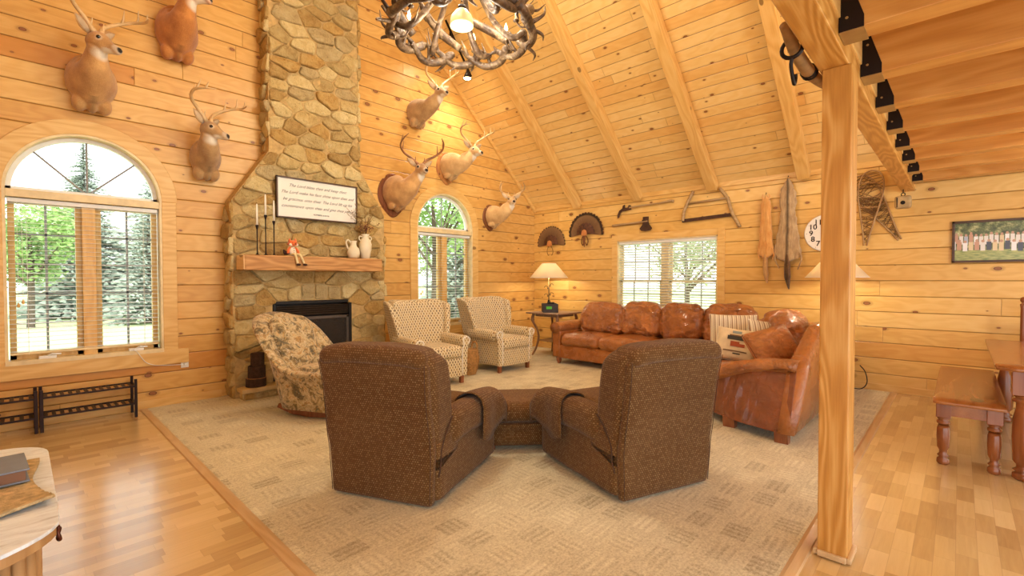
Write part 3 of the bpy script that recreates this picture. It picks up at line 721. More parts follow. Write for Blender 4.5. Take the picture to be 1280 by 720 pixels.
# plush fox
M_fox = plain('orange_plush', (226, 112, 52), .9, bump=.5, sheen=.4); M_felt = plain('cream_felt', (240, 226, 200), .9, bump=.3); M_dkf = plain('dark_brown_felt', (60, 34, 24), .9); M_pants = plain('cream_knit', (232, 212, 160), .95, bump=.5)
t = thing('plush_fox', 'orange and white plush fox sitting on the mantel with dangling legs', 'stuffed toy', (2.235, 5.685, MT), radians(8))
b = BM(); ball(b, (0, 0, .055), .038, .032, .058); obj('body', b, M_felt, t, smooth=True)
b = BM()
soft(b, -.048, .048, -.04, .035, .118, .185, .03, 10, lambda p: Vector((p.x*(1+.35*(1-abs(p.z-.145)/.04)) if p.z < .15 else p.x, p.y-(.02*(1-min(1, (abs(p.x)/.03)**2)) if p.y < 0 and p.z < .15 else 0), p.z)))
hd = obj('head', b, M_fox, t, smooth=True)
b = BM()
for s_ in (-1, 1): ball(b, (s_*.033, -.028, .135), .024, .016, .018, 8)
obj('cheeks', b, M_felt, hd, smooth=True)
b = BM(); ball(b, (0, -.066, .142), .008, .007, .006, 6); obj('nose', b, M_dkf, hd, smooth=True)
for s_ in (-1, 1):
    b = BM(); ball(b, (s_*.022, -.042, .157), .004, .003, .004, 5); obj('eye', b, M_dkf, hd, smooth=True)
    b = BM(); lathe(b, [(.018, 0), (.013, .018), (.002, .04)], (s_*.034, .0, .172), 8); obj('ear', b, M_fox, hd, smooth=True)
    b = BM(); tube(b, curve([(s_*.03, 0, .105), (s_*.055, -.01, .07), (s_*.062, -.02, .03)]), [.014]*8+[.016]*9, 8); obj('arm', b, M_fox, t, smooth=True)
    b = BM(); tube(b, curve([(s_*.02, -.01, .02), (s_*.03+.02, -.065, .018), (s_*.035+.03, -.09, -.03), (s_*.04+.045, -.095, -.085)]), .014, 8); lg = obj('leg', b, M_pants, t, smooth=True)
    b = BM(); ball(b, (s_*.04+.055, -.105, -.10), .026, .018, .013, 8); obj('shoe', b, M_dkf, lg, smooth=True)
for k in range(3):
    b = BM(); ball(b, (0, -.034, .04+k*.025), .005, .004, .005, 6); obj('button', b, M_dkf, t, smooth=True)
b = BM(); tube(b, curve([(-.03, .02, .03), (-.07, .03, .04), (-.095, .03, .075)]), lerpl([.012, .026, .006], 17), 8); obj('tail', b, M_dkf, t, smooth=True)
# jugs
M_ceram = plain('cream_stoneware', (232, 220, 190), .45, var=.06, bump=.1)
t = thing('stoneware_pitcher', 'short round cream stoneware pitcher with one handle on the mantel', 'pitcher', (3.02, 5.72, MT))
b = BM(); lathe(b, [(.045, 0), (.07, .02), (.082, .07), (.072, .12), (.045, .155), (.036, .175), (.04, .21), (.044, .225), (.038, .225), (.032, .19), (.03, .16), (.0, .15)], n=28); obj('vessel', b, M_ceram, t, smooth=True)
b = BM(); tube(b, curve([(-.036, 0, .205), (-.075, 0, .235), (-.1, 0, .2), (-.075, 0, .12)]), .011, 8); obj('handle', b, M_ceram, t, smooth=True)
t = thing('stoneware_vase', 'taller cream stoneware vase with two small ears, holding dried stems', 'vase', (3.20, 5.74, MT))
b = BM(); lathe(b, [(.045, 0), (.055, .01), (.08, .12), (.083, .19), (.065, .25), (.042, .275), (.042, .30), (.056, .325), (.05, .325), (.036, .29), (.0, .27)], n=28); obj('vessel', b, M_ceram, t, smooth=True)
for s_ in (-1, 1):
    b = BM(); tube(b, curve([(s_*.042, 0, .29), (s_*.078, 0, .295), (s_*.088, 0, .265), (s_*.07, 0, .235)]), .008, 8); obj('ear_handle', b, M_ceram, t, smooth=True)
M_twig = plain('dry_twig', (150, 118, 70), .9); M_berry = plain('dark_red_petal', (116, 40, 40), .8); M_leafd = plain('dry_olive_leaf', (160, 138, 84), .9)
t = thing('dried_flowers', 'dried stems with dark red blossoms standing in the tall stoneware vase', 'dried flowers', (3.20, 5.74, MT+.30))
R = random.Random(5); bt, bb, bl = BM(), BM(), BM()
for k in range(26):
    a = R.uniform(0, 2*pi); s_ = R.uniform(.1, .34); h = R.uniform(.10, .42); dx = cos(a)*s_*.85; dy = sin(a)*s_*.3
    P = curve([(0, 0, -.1), (dx*.3, dy*.3, h*.45), (dx, dy, h)], 6); tube(bt, P, .0022, 4)
    for j in range(7):
        p = P[R.randrange(6, len(P))]+Vector((R.uniform(-.02, .02), R.uniform(-.02, .02), R.uniform(-.02, .02)))
        if h < .22: ball(bb, p, .009, .009, .006, 4)
        else:
            ball(bl, p, .004, .010, .005, 3)
obj('stems', bt, M_twig, t); obj('blossoms', bb, M_berry, t); obj('leaves', bl, M_leafd, t)
# framed blessing
t = thing('framed_sign', 'white sign with handwritten blessing in a thin dark frame above the mantel', 'sign', (2.615, 5.815, 2.325))
M_walnut = timber('dark_walnut', 'x', hi=(.12, .06, .03), mid=(.08, .04, .02), lo=(.04, .02, .01)); M_paper = plain('white_board', (240, 234, 222), .6, var=.02, bump=0)
w_, h_ = .51, .245
b = BM(); box(b, -w_, w_, .004, .02, -h_, h_); obj('board', b, M_paper, t)
b = BM(); box(b, -w_, w_, -.018, .025, h_-.016, h_); box(b, -w_, w_, -.018, .025, -h_, -h_+.016); box(b, -w_, -w_+.016, -.018, .025, -h_, h_); box(b, w_-.016, w_, -.018, .025, -h_, h_); obj('frame', b, M_walnut, t, bevel=.002)
M_ink = plain('grey_ink', (60, 52, 48), .7, bump=0)
LN = ['The Lord bless thee and keep thee:', 'The Lord make his face shine upon thee and', 'be gracious unto thee: The Lord lift up his', 'countenance upon thee and give thee peace']
for k, s_ in enumerate(LN):
    words_mesh(s_, .051, M_ink, 'lettering', t, (0, .0015, .135-k*.082), (pi/2, 0, 0), .5, -.0004)
words_mesh('NUMBERS 6:24-26', .026, M_ink, 'small_lettering', t, (.03, .0015, -.185), (pi/2, 0, 0))
# log slices stacked on the hearth
M_barkd = plain('rough_log_bark', (70, 48, 36), .95, var=.4, scale=30, bump=.9, dist=.012); M_endg = plain('log_end_grain', (176, 122, 72), .8, var=.2, scale=30)
zz = HZ
for k, (r, h, lab) in enumerate(((.105, .095, 'widest round log slice, bottom of the small stack on the hearth'), (.09, .13, 'dark log slice in the middle of the stack on the hearth'), (.07, .14, 'small dark log topping the stack on the hearth'))):
    t = thing('log_slice', lab, 'log', (1.86+.008*k, 5.80, zz), .4*k, 'log slices stacked on the hearth')
    b = BM(); n = 26; rs = []
    for z in (0, h*.3, h*.7, h):
        rs.append([Vector((r*(1+.06*noise.noise(Vector((cos(a)*2, sin(a)*2, z*9+k)))+.03*sin(a*13))*cos(a), r*(1+.06*noise.noise(Vector((cos(a)*2, sin(a)*2, z*9+k))))*sin(a), z)) for a in [2*pi*i/n for i in range(n)]])
    rings(b, rs, cap=False); obj('bark', b, M_barkd, t)
    b = BM(); lathe(b, [(r*.96, .002), (r*.97, h-.0), (r*.93, h+.003)], n=26); obj('end_grain', b, M_endg if k == 0 else M_barkd, t)
    zz += h+.004

# ------------------------------------------------------------------ wall bits near the large window
t = thing('wall_outlet', 'cream electric outlet plate on the pine wall beside the fireplace', 'outlet', (1.25, YA-.001, .445))
b = BM(); box(b, -.036, .036, -.006, 0, -.058, .058); obj('cover_plate', b, M_paper, t, bevel=.003)
for z in (-.02, .02):
    b = BM(); lathe(b, [(.015, -.0085), (.015, -.005)], (0, 0, z), 14, 'y'); so = obj('socket', b, M_cream, t)
    for x in (-.005, .005):
        b = BM(); box(b, x-.001, x+.001, -.0092, -.008, z-.004, z+.005); obj('slot', b, M_iron, so)
b = BM(); box(b, -.012, .012, -.03, -.006, -.03, -.008); obj('plug', b, M_white, t, bevel=.003)
b = BM(); tube(b, [Vector(p)-Vector((1.25, YA-.001, .445)) for p in curve([(.80, 6.10, .645), (.84, 6.095, .60), (.90, 6.10, .50), (.97, 6.11, .455), (1.05, 6.12, .44), (1.15, 6.12, .43), (1.235, 6.115, .425)])], .0035, 6); pc = obj('power_cord', b, M_white, t, smooth=True); pc['label'] = 'thin white cord'
M_rack = plain('dark_bronze_metal', (44, 28, 24), .4, .7, bump=.1)
def rack(x0, x1, label):
    t = thing('shoe_rack', label, 'shoe rack', ((x0+x1)/2, 5.96, 0), 0, 'metal shoe racks against the wall'); h = (x1-x0)/2
    for sx in (-h, h):
        for sy in (-.115, .115):
            b = BM(); box(b, sx-.012, sx+.012, sy-.008, sy+.008, 0, .375); obj('post', b, M_rack, t, bevel=.002)
    for z in (.135, .305):
        b = BM()
        for sy in (-.115, .115): box(b, -h, h, sy-.007, sy+.007, z-.008, z+.008)
        for sx in (-h, h): box(b, sx-.006, sx+.006, -.115, .115, z-.008, z+.008)
        fr_ = obj('shelf_frame', b, M_rack, t)
        n = 12
        b = BM()
        for k in range(n): x = -h+2*h*(k+.5)/n; obox(b, (x, 0, z), (1, 0, 0), (0, 1, 0), (0, 0, 1), .026, .225, .006)
        obj('shelf_slats', b, M_rack, fr_)
rack(.13, .785, 'dark metal two-tier shoe rack standing next to the carpet corner'); rack(-.60, .095, 'dark metal two-tier shoe rack cut off by the frame, under the large window')
# ------------------------------------------------------------------ deer mounts
def hide_mat(name, rgb, dark, throat=(236, 226, 206)):
    """short deer hair: brown coat, pale throat and chin, dark nose, dark brisket line"""
    s = NT(name); c = s.coord(); a = s.n.new('ShaderNodeAttribute'); a.attribute_name = 'coat'; z = s.sep(a.outputs['Color'])
    n = s.noise(c, 7., 4.); h = s.noise(c, 120., 3., .7)
    col = s.ramp(s.m('ADD', s.m('MULTIPLY', n, .7), s.m('MULTIPLY', h, .35)), [(.3, lin(*dark)), (.62, lin(*rgb)), (.8, tuple(min(1, x*1.25) for x in lin(*rgb)))])
    col = s.mix(s.m('MULTIPLY', z[0], .95), col, lin(*throat)); col = s.mix(z[1], col, lin(38, 26, 22)); col = s.mix(s.m('MULTIPLY', z[2], .6), col, tuple(x*.35 for x in lin(*rgb)))
    s.bump(h, .5, .006); return s.done(col, .8, 0, .25, sheen=.3)
M_hide = [hide_mat('deer_hide_tan', (204, 158, 100), (154, 108, 62)), hide_mat('deer_hide_grey_brown', (192, 154, 104), (140, 104, 66)), hide_mat('deer_hide_reddish', (200, 134, 70), (152, 90, 44)), hide_mat('deer_hide_pale', (222, 184, 128), (184, 140, 86))]
M_antler = plain('antler_bone', (214, 180, 130), .5, var=.25, scale=8, bump=.3); M_antler2 = plain('dark_antler_bone', (150, 104, 66), .5, var=.35, scale=8, bump=.3)
M_eye = plain('glass_eye', (22, 12, 8), .08, var=0, bump=0, coat=.6); M_earin = plain('inner_ear_hair', (196, 170, 138), .9, var=.2)
M_plaque = [timber('plaque_mahogany', 'z', hi=(.26, .09, .035), mid=(.19, .06, .025), lo=(.10, .03, .012), rough=.3), timber('plaque_oak', 'z', hi=(.62, .30, .10), mid=(.50, .21, .06), lo=(.30, .11, .03), rough=.3), timber('plaque_walnut', 'z', hi=(.30, .12, .045), mid=(.22, .08, .03), lo=(.12, .04, .015), rough=.3)]
def deer(label, x, z, neck, yaw, pitch, mat, plaque=None, s=1., antler=M_antler, spread=1.1, up_=1.15, width=.18, height=.24, style=0):
    """neck: head root relative to the plaque centre (x right, y out of the wall as a positive number, z up)"""
    t = thing('deer_mount', label, 'deer mount', (x, YA, z)); t.scale = (s, s, s)
    off = .03 if plaque else 0.
    H = Vector((neck[0], -neck[1], neck[2]))
    A0, A1, A2 = Vector((0, -off, 0)), Vector((H.x*.12, -off-neck[1]*.42, height*.05)), Vector((H.x*.62, -neck[1]*.80, H.z*.50))
    sp = [A0, A0.lerp(A1, .5), A1, A1.lerp(A2, .5)+Vector((0, -.02, -.02)), A2, A2.lerp(H, .55), H]
    C = curve(sp, 5); n = len(C)
    wid = lerpl([width*.98, width*1.04, width*.93, width*.74, .097, .078, .068], n); hei = lerpl([height, height*1.0, height*.88, height*.66, .125, .10, .085], n)
    bm = BM(); rs = []
    for i, c in enumerate(C):
        d = (C[min(i+1, n-1)]-C[max(i-1, 0)]).normalized()
        tfr = i/(n-1)
        if tfr < .25: d = Vector((0, -1, 0)).lerp(d, tfr*4).normalized()
        sx = Vector((1, 0, 0)); sx = (sx-d*sx.dot(d)).normalized(); sz = sx.cross(d)
        if sz.z < 0: sz = -sz
        ring = []
        for k in range(28):
            a = 2*pi*k/28; ca, sa = cos(a), sin(a); tp = 1-.30*max(0, -sa)**2*(1-tfr)-.10*max(0, sa)**2*(1-tfr); q = c + sx*ca*wid[i]*tp*1.04 + sz*sa*hei[i]*(1.05 if sa > 0 else 1.06)
            ring.append(q)
        rs.append(ring)
    rings(bm, rs)
    # shoulder stubs and brisket
    for sg in (-1, 1):
        f_ = .62 if plaque else 1.
        ball(bm, A0+Vector((sg*width*.50, -.085, -height*.84)), .060*f_, .085, .085*f_, 10)
    ball(bm, A0+Vector((0, -.10, -height*.80)), .045, .085, .10, 10)
    # head: poll -> muzzle
    hd = Matrix.Rotation(yaw, 3, 'Z') @ Matrix.Rotation(pitch, 3, 'X')
    f = hd @ Vector((0, -1, 0)); sd = hd @ Vector((1, 0, 0)); u = hd @ Vector((0, 0, 1))
    P0 = H + u*.045
    prof = [(-.08, .056, .064, -.010), (-.03, .078, .086, 0), (.03, .080, .090, -.002), (.08, .066, .078, -.014), (.125, .046, .058, -.026), (.165, .038, .045, -.034), (.205, .038, .040, -.038), (.235, .028, .029, -.040)]
    rings(bm, [[P0+f*q[0]+sd*cos(2*pi*k/20)*q[1]+u*(sin(2*pi*k/20)*q[2]+q[3]) for k in range(20)] for q in prof])
    for sg in (-1, 1): ball(bm, P0+f*.055+sd*sg*.055+u*.025, .022, .026, .018, 8)
    bmesh.ops.recalc_face_normals(bm, faces=bm.faces)
    me = bpy.data.meshes.new('hide'); bm.to_mesh(me); bm.free(); o = link('hide', me, None)
    r = o.modifiers.new('r', 'REMESH'); r.mode = 'VOXEL'; r.voxel_size = .009; r.use_smooth_shade = True
    sm = o.modifiers.new('s', 'SMOOTH'); sm.factor = .6; sm.iterations = 7
    baked(o); me = o.data; me.materials.clear(); me.materials.append(mat)
    at_ = me.color_attributes.new('coat', 'FLOAT_COLOR', 'POINT')
    nose = P0+f*.230+u*-.028; chin = P0+f*.14-u*.085; throat = H-u*.055-f*.0+f*.03
    for v in me.vertices:
        p = v.co; w_ = max(0, 1-max(0, (p-chin).length-.045)/.035); e_ = Vector(((p-throat).dot(sd)/.06, (p-throat).dot(f)/.075, (p-throat).dot(u)/.075)).length
        w_ = max(w_, max(0, min(1, (1.25-e_)/.4)))
        if (p-P0).dot(u) > -.045 and (p-P0).dot(f) < .22 and (p-P0).dot(f) > .0 : w_ *= .2
        rg = (p-(P0+f*.215-u*.02)).length; w_ = max(w_, max(0, min(1, (.06-rg)/.02))*.55)
        k_ = max(0, min(1, (.030-(p-nose).length)/.008))
        for sg_ in (-1, 1):
            de = (p-(P0+f*.062+sd*sg_*.064+u*.026)).length; w_ = max(w_, max(0, min(1, (.036-de)/.010))*.35)
        br = 0
        if p.z < -height*.35 and p.y > -.26: br = max(0, 1-abs(p.x)/.045)
        at_.data[v.index].color = (w_, k_, br, 1)
    o.parent = t
    for p in me.polygons: p.use_smooth = True
    for sg in (-1, 1):
        b = BM(); ball(b, P0+f*.062+sd*sg*.064+u*.026, 0.0175, n=8); obj('eye', b, M_eye, t, smooth=True)
        b = BM(); base = P0-f*.045+sd*sg*.055+u*.045; ed = (sd*sg*.80+u*.62-f*.15).normalized(); wv = ed.cross(f).normalized()*.046; dn = f*.014
        L = .175; rs = []
        for q, ww in ((0, .45), (.2, .85), (.45, 1.), (.7, .78), (.88, .42), (1, .06)):
            c = base+ed*L*q; rs.append([c+wv*ww*cos(2*pi*k/10)*.95+(-f)*.012*ww*(sin(2*pi*k/10)+1.2*(1-abs(cos(2*pi*k/10)))) for k in range(10)])
        rings(b, rs); ea = obj('ear', b, mat, t, smooth=True)
        b = BM(); rings(b, [[base+ed*L*q+wv*ww*.68*cos(2*pi*k/10)+f*(.003+.003*sin(2*pi*k/10)) for k in range(10)] for q, ww in ((.08, .5), (.3, .85), (.55, .9), (.8, .5), (.93, .1))])
        obj('inner_ear', b, M_earin, ea, smooth=True)
        # antlers
        b = BM(); r0 = P0-f*.03+sd*sg*.032+u*.07
        def Q(a_, b_, c_): return r0+sd*sg*a_*spread+f*b_+u*c_*up_
        B = curve([Q(0, 0, 0), Q(.05, -.05, .07), Q(.16, -.07, .15), Q(.23, .0, .215), Q(.245, .12, .25), Q(.19, .21, .275)], 6) if style == 0 else curve([Q(0, 0, 0), Q(.07, -.06, .07), Q(.18, -.05, .13), Q(.25, .03, .20), Q(.24, .13, .27), Q(.19, .18, .33)], 6)
        tube(b, B, lerpl([.023, .019, .017, .015, .011, .004], len(B)), 9)
        for i_, L_, dx in ((3, .07, 0), (14, .13, -.1), (20, .115, -.2), (25, .07, -.2))[:4 if style == 0 else 3]:
            p = B[min(i_, len(B)-2)]; tube(b, curve([p, p+(u*.6+f*.15)*L_*.6+sd*sg*dx*L_*.3, p+u*L_+f*L_*(.1)+sd*sg*dx*L_], 4), lerpl([.013, .010, .003], 9), 7)
        lathe(b, [(.02, -.006), (.021, 0), (.017, .006)], r0, 10); obj('antler', b, antler, t, smooth=True)
    if plaque:
        b = BM(); W_, H_ = width*1.28, height*1.36
        def shp(i):
            a = 2*pi*i/64; ca, sa = cos(a), sin(a)
            rx = W_*(1+.05*cos(2*a)); y_ = H_*sa; x_ = rx*ca*(1.0 if sa > 0 else (1-.38*(-sa)**2.2))
            notch = .94 if abs(abs(a-pi/2)-.62) < .10 else 1.
            return x_*notch, y_*notch-.03
        rs = []
        for y_, f_ in ((0, 1.), (-.012, 1.), (-.02, .96), (-.028, .94)): rs.append([Vector((shp(i)[0]*f_, y_, shp(i)[1]*f_)) for i in range(64)])
        rings(b, rs); obj('plaque', b, plaque, t)
    return t
deer('antlered deer shoulder mount high on the wall directly above the large arched window', .52, 3.24, (.02, .38, .25), radians(38), radians(16), M_hide[0], height=.25)
deer('reddish deer shoulder mount whose antlers are cut off by the top of the frame', 1.21, 3.97, (.05, .36, .27), radians(44), radians(8), M_hide[2], height=.27, width=.18)
deer('grey-brown antlered deer mount between the large window and the chimney', 1.46, 2.69, (-.03, .34, .22), radians(38), radians(14), M_hide[1], width=.145, height=.205, s=.97)
deer('antlered deer mount without plaque, just below the antler chandelier', 4.27, 3.90, (.13, .50, .20), radians(-8), radians(8), M_hide[1], width=.15, height=.20, spread=.95, s=.95, antler=M_antler)
deer('largest deer mount on a dark red-brown plaque, next to the chimney shoulder', 3.87, 2.62, (.16, .50, .26), radians(-16), radians(6), M_hide[0], M_plaque[0], width=.185, height=.24, antler=M_antler2, up_=1.15, style=1)
deer('deer mount on an orange oak plaque above the smaller arched window', 4.89, 3.19, (.19, .50, .17), radians(-5), radians(10), M_hide[3], M_plaque[1], width=.165, height=.21, s=.95)
deer('pale deer mount with small antlers on a walnut plaque near the room corner', 5.87, 2.47, (.14, .46, .22), radians(-36), radians(4), M_hide[3], M_plaque[2], width=.14, height=.19, s=.93, up_=.75, spread=.8, style=1)
# ------------------------------------------------------------------ fabrics and leather
def uvsep(s): return s.sep(s.coord('UV'))
def tweed():
    s = NT('brown_tweed'); p = uvsep(s); u, v = p[0], p[1]; c = s.coord()
    q = s.m('DIVIDE', v, .013); row = s.m('FLOOR', q); fr = s.m('SUBTRACT', q, row)
    r = s.m('DIVIDE', s.m('ADD', u, s.m('MULTIPLY', row, .008)), .016); cl = s.m('FLOOR', r); fc = s.m('SUBTRACT', r, cl)
    rnd = s.white(s.comb(row, cl, 1.))
    th = s.m('MULTIPLY', s.m('SINE', s.m('MULTIPLY', fr, pi)), s.m('SINE', s.m('MULTIPLY', fc, pi)))
    base = s.ramp(s.noise(c, 2.2, 3.), [(.3, (.095, .040, .012)), (.7, (.14, .066, .022))])
    dot = s.m('DIVIDE', s.m('SUBTRACT', th, .30), .3, clamp=True)
    col = s.mix(s.m('MULTIPLY', dot, s.m('ADD', .55, s.m('MULTIPLY', rnd, .25))), base, s.ramp(rnd, [(.2, (.17, .085, .03)), (.6, (.25, .145, .055)), (1, (.29, .185, .08))]))
    s.bump(s.m('ADD', th, s.m('MULTIPLY', s.noise(c, 7., 2.), .6)), .4, .005)
    return s.done(col, .95, 0, .1, sheen=.12)
def trellis():
    s = NT('cream_honeycomb_weave'); p = uvsep(s); c = s.coord(); k = .040
    a = s.m('DIVIDE', s.m('ADD', p[0], s.m('MULTIPLY', p[1], .62)), k); b_ = s.m('DIVIDE', s.m('SUBTRACT', p[0], s.m('MULTIPLY', p[1], .62)), k)
    fa = s.m('ABSOLUTE', s.m('SUBTRACT', s.m('FRACT', a), .5)); fb = s.m('ABSOLUTE', s.m('SUBTRACT', s.m('FRACT', b_), .5))
    d = s.m('MAXIMUM', fa, fb)
    ring = s.m('GREATER_THAN', d, .36); core = s.m('LESS_THAN', d, .24)
    alt = s.m('GREATER_THAN', s.white(s.comb(s.m('FLOOR', a), s.m('FLOOR', b_), 1.)), .42)
    corec = s.mix(alt, (.42, .25, .08), (.075, .05, .04))
    col = s.mix(ring, (.50, .37, .19), (.80, .70, .48)); col = s.mix(s.m('MULTIPLY', core, .92), col, corec)
    n = s.noise(c, 90., 3.); col = s.mix(s.m('MULTIPLY', n, .3), col, (.55, .42, .24))
    s.bump(s.m('ADD', n, s.m('MULTIPLY', d, 1.)), .4, .005); return s.done(col, .9, 0, .15, sheen=.15)
def camo():
    s = NT('woodland_tapestry'); c = s.coord()
    a = s.noise(c, 6.5, 5., .62, 1.6); b_ = s.noise(s.comb(s.sep(c)[2], s.sep(c)[0], s.sep(c)[1]), 10., 5., .65, 2.2); d = s.noise(c, 24., 4., .7, 1.4)
    col = s.ramp(a, [(.32, (.10, .085, .05)), (.41, (.26, .18, .08)), (.48, (.50, .38, .20)), (.55, (.60, .48, .28)), (.61, (.42, .24, .08)), (.70, (.20, .19, .11))])
    col = s.mix(s.m('MULTIPLY', s.m('DIVIDE', s.m('SUBTRACT', b_, .56), .05, clamp=True), .8), col, (.115, .10, .065))
    col = s.mix(s.m('MULTIPLY', s.m('DIVIDE', s.m('SUBTRACT', .41, b_), .04, clamp=True), .75), col, (.60, .36, .12))
    col = s.mix(s.m('MULTIPLY', s.m('GREATER_THAN', d, .60), .45), col, (.82, .72, .54)); col = s.mix(s.m('MULTIPLY', s.m('LESS_THAN', d, .38), .5), col, (.14, .11, .06))
    s.bump(s.m('ADD', s.noise(c, 160., 2.), s.m('MULTIPLY', s.noise(c, 9., 3.), 1.2)), .35, .006); return s.done(col, .9, 0, .15, sheen=.2)
def leather(name, rgb, dark, wr=1., rough=.34):
    s = NT(name); c = s.coord(); n = s.noise(c, 3.2, 4., .6, .5); g = s.vor(c, 260., 'F1')
    w = s.noise(c, 6.5, 5., .6, 2.4); w2 = s.noise(s.comb(s.m('MULTIPLY', s.sep(c)[0], 5.), s.m('MULTIPLY', s.sep(c)[1], 9.), s.m('MULTIPLY', s.sep(c)[2], 16.)), 1., 4., .6, 1.2)
    cr = s.m('SUBTRACT', 1., s.m('DIVIDE', s.m('ABSOLUTE', s.m('SUBTRACT', w, .5)), .035, clamp=True))
    col = s.ramp(n, [(.3, lin(*dark)), (.58, lin(*rgb)), (.8, tuple(min(1, x*1.4) for x in lin(*rgb)))])
    s.bump(s.m('ADD', s.m('ADD', s.m('MULTIPLY', w2, 1.3*wr), s.m('MULTIPLY', cr, -.22*wr)), s.m('MULTIPLY', g, .05)), .9, .03)
    return s.done(col, s.m('ADD', s.m('MULTIPLY', n, .15), rough-.12), 0, .6, coat=.5)
M_tweed, M_trel, M_camo = tweed(), trellis(), camo()
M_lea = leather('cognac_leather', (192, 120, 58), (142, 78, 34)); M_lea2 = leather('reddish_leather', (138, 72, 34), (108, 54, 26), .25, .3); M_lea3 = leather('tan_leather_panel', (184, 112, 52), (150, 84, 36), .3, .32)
M_footw = timber('stained_foot', 'z', hi=(.36, .13, .05), mid=(.25, .08, .03), lo=(.14, .04, .015), rough=.3); M_piping = plain('dark_welt', (74, 48, 30), .8, bump=0)
M_dark = plain('black_fabric_lever', (24, 20, 18), .6)
N3 = lambda p, k, a: noise.noise(Vector(p)*k)*a

# ------------------------------------------------------------------ tweed recliners seen from behind
def recliner(label, loc, rz, flip=1):
    """faces +x, back at x=0; flip mirrors the lever side"""
    t = thing('tweed_recliner', label, 'recliner', loc, rz, 'brown tweed recliners')
    def so(name, a, r, n, fn=None, bulge=0., parent=t, mat=M_tweed):
        b = BM(); soft(b, *a, r=r, n=n, fn=fn, bulge=bulge); return obj(name, b, mat, parent, smooth=True, uv=True)
    # lower body: flares forward
    so('base', (.0, .84, -.345, .345, .03, .40), .03, 16, lambda p: Vector((p.x, p.y*(1+.06*p.x/.84), p.z+N3(p, 5, .004))))
    # back: lower part slim, upper part thick with wings, crown rolled
    def bk(p):
        h = max(0, min(1, (p.z-.30)/.62)); x = p.x - .075*h - .03*h*h
        if p.x > .14: x -= 0
        y = p.y*(1+.07*sin(h*pi*.6))
        z = p.z - .02*(abs(p.y)/.36)**3*max(0, h-.5)*2
        z -= max(0, p.x-.10)**2*2.6*max(0, (h-.55)/.45)
        return Vector((x+N3(p, 4, .008), y, z+N3(p, 3.3, .005)))
    so('backrest', (-.01, .26, -.365, .365, .28, .935), .07, 22, bk)
    # flat rear panel from the crown to the hem
    def rp(p):
        h = max(0, min(1, (p.z-.30)/.62)); return Vector((p.x-.075*h-.03*h*h-.012*sin(pi*max(0, min(1, (p.z-.05)/.8)))+N3(p, 3., .009), p.y*(1+.05*h)*(1-.02*cos(p.z*9)), p.z-.015*(abs(p.y)/.33)**4*h))
    so('rear_panel', (-.03, .03, -.36, .36, .012, .885), .022, 22, rp)
    # top roll across the back
    def tr(p):
        return Vector((p.x-.10, p.y, p.z-.02*(abs(p.y)/.33)**3+N3(p, 6, .006)))
    so('top_roll', (-.048, .17, -.365, .365, .845, .962), .055, 16, tr)
    for s in (-1, 1):
        def am(p, s=s):
            k = p.x/.86; return Vector((p.x, p.y+s*.035*k, p.z+.035*sin(k*pi)-.05*max(0, .3-k)+N3(p, 6, .006)))
        so('armrest', (.16, .90, s*.32-.09, s*.32+.09, .28, .50), .08, 16, am)
        def sp(p, s=s): return Vector((p.x, p.y+s*.02*p.x, p.z-.10*max(0, .35-p.x)/.35*(p.z > .3)+N3(p, 5, .004)))
        so('side_panel', (.01, .88, s*.345-.035, s*.345+.035, .03, .47), .03, 16, sp)
        # arm cover
        def f(u, v, s=s):
            x = .50+.42*u; a = -1.15+v*3.35
            if v < .62: ang = -.35+v/.62*(pi+.5); y = s*(.315+.035*x) + s*cos(ang)*.103*(-1 if 0 else 1); z = .478+.035*sin(x/.86*pi)+sin(ang)*.098
            else:
                y = s*(.315+.035*x)-s*.1; z = .44-(v-.62)*.1
            y = s*(.335+.025*x)+s*.105*cos(v*pi); z = .43+.035*sin(x/.86*pi)+.098*sin(v*pi)
            if v < .15: z -= (.15-v)*1.15*(1+.35*sin(u*pi*1.3+.6)); y = s*(.335+.025*x)+s*(.105+.008*sin(u*9))
            if u > .8: z -= (u-.8)**2*1.4; 
            return (x+.012*sin(v*7), y, z)
        b = BM(); sheet(b, f, 16, 24, .007); obj('arm_cover', b, M_tweed, t, smooth=True, uv=True)
    so('seat_cushion', (.18, .86, -.23, .23, .34, .485), .055, 14, None, .012)
    so('footrest_panel', (.83, .90, -.30, .30, .09, .40), .028, 12, lambda p: Vector((p.x+.015*sin((p.z-.09)/.31*pi*2)**2, p.y, p.z)))
    for s in (-1, 1):
        b = BM(); tube(b, curve([(.235, s*.374, .50), (.16, s*.383, .475), (.085, s*.383, .40), (.045, s*.381, .33), (.035, s*.380, .24), (.015, s*.378, .18)], 6), .0045, 6); obj('side_seam', b, M_piping, t, smooth=True)
        b = BM(); tube(b, [(-.034-.075*max(0, min(1, (z-.3)/.62))-.03*max(0, min(1, (z-.3)/.62))**2-.012*sin(pi*max(0, min(1, (z-.05)/.8))), s*.350*(1+.05*max(0, min(1, (z-.3)/.62)))*(1-.02*cos(z*9)), z) for z in [.03+.83*k/20 for k in range(21)]], 0.0022, 5); obj('rear_welt', b, M_piping, t, smooth=True)
    b = BM(); s = -flip
    tube(b, [(.50, s*.37, .40), (.50, s*.385, .33)], .008, 6); obj('recline_lever', b, M_dark, t)
    return t
ang = math.atan2
recliner('brown tweed recliner turned away, the one beside the camouflage armchair', (1.515, 2.535, .006), radians(24.3), 1)
recliner('brown tweed recliner turned away, its back nearest the leather sofa', (2.79, 1.335, .006), radians(69.5), -1)
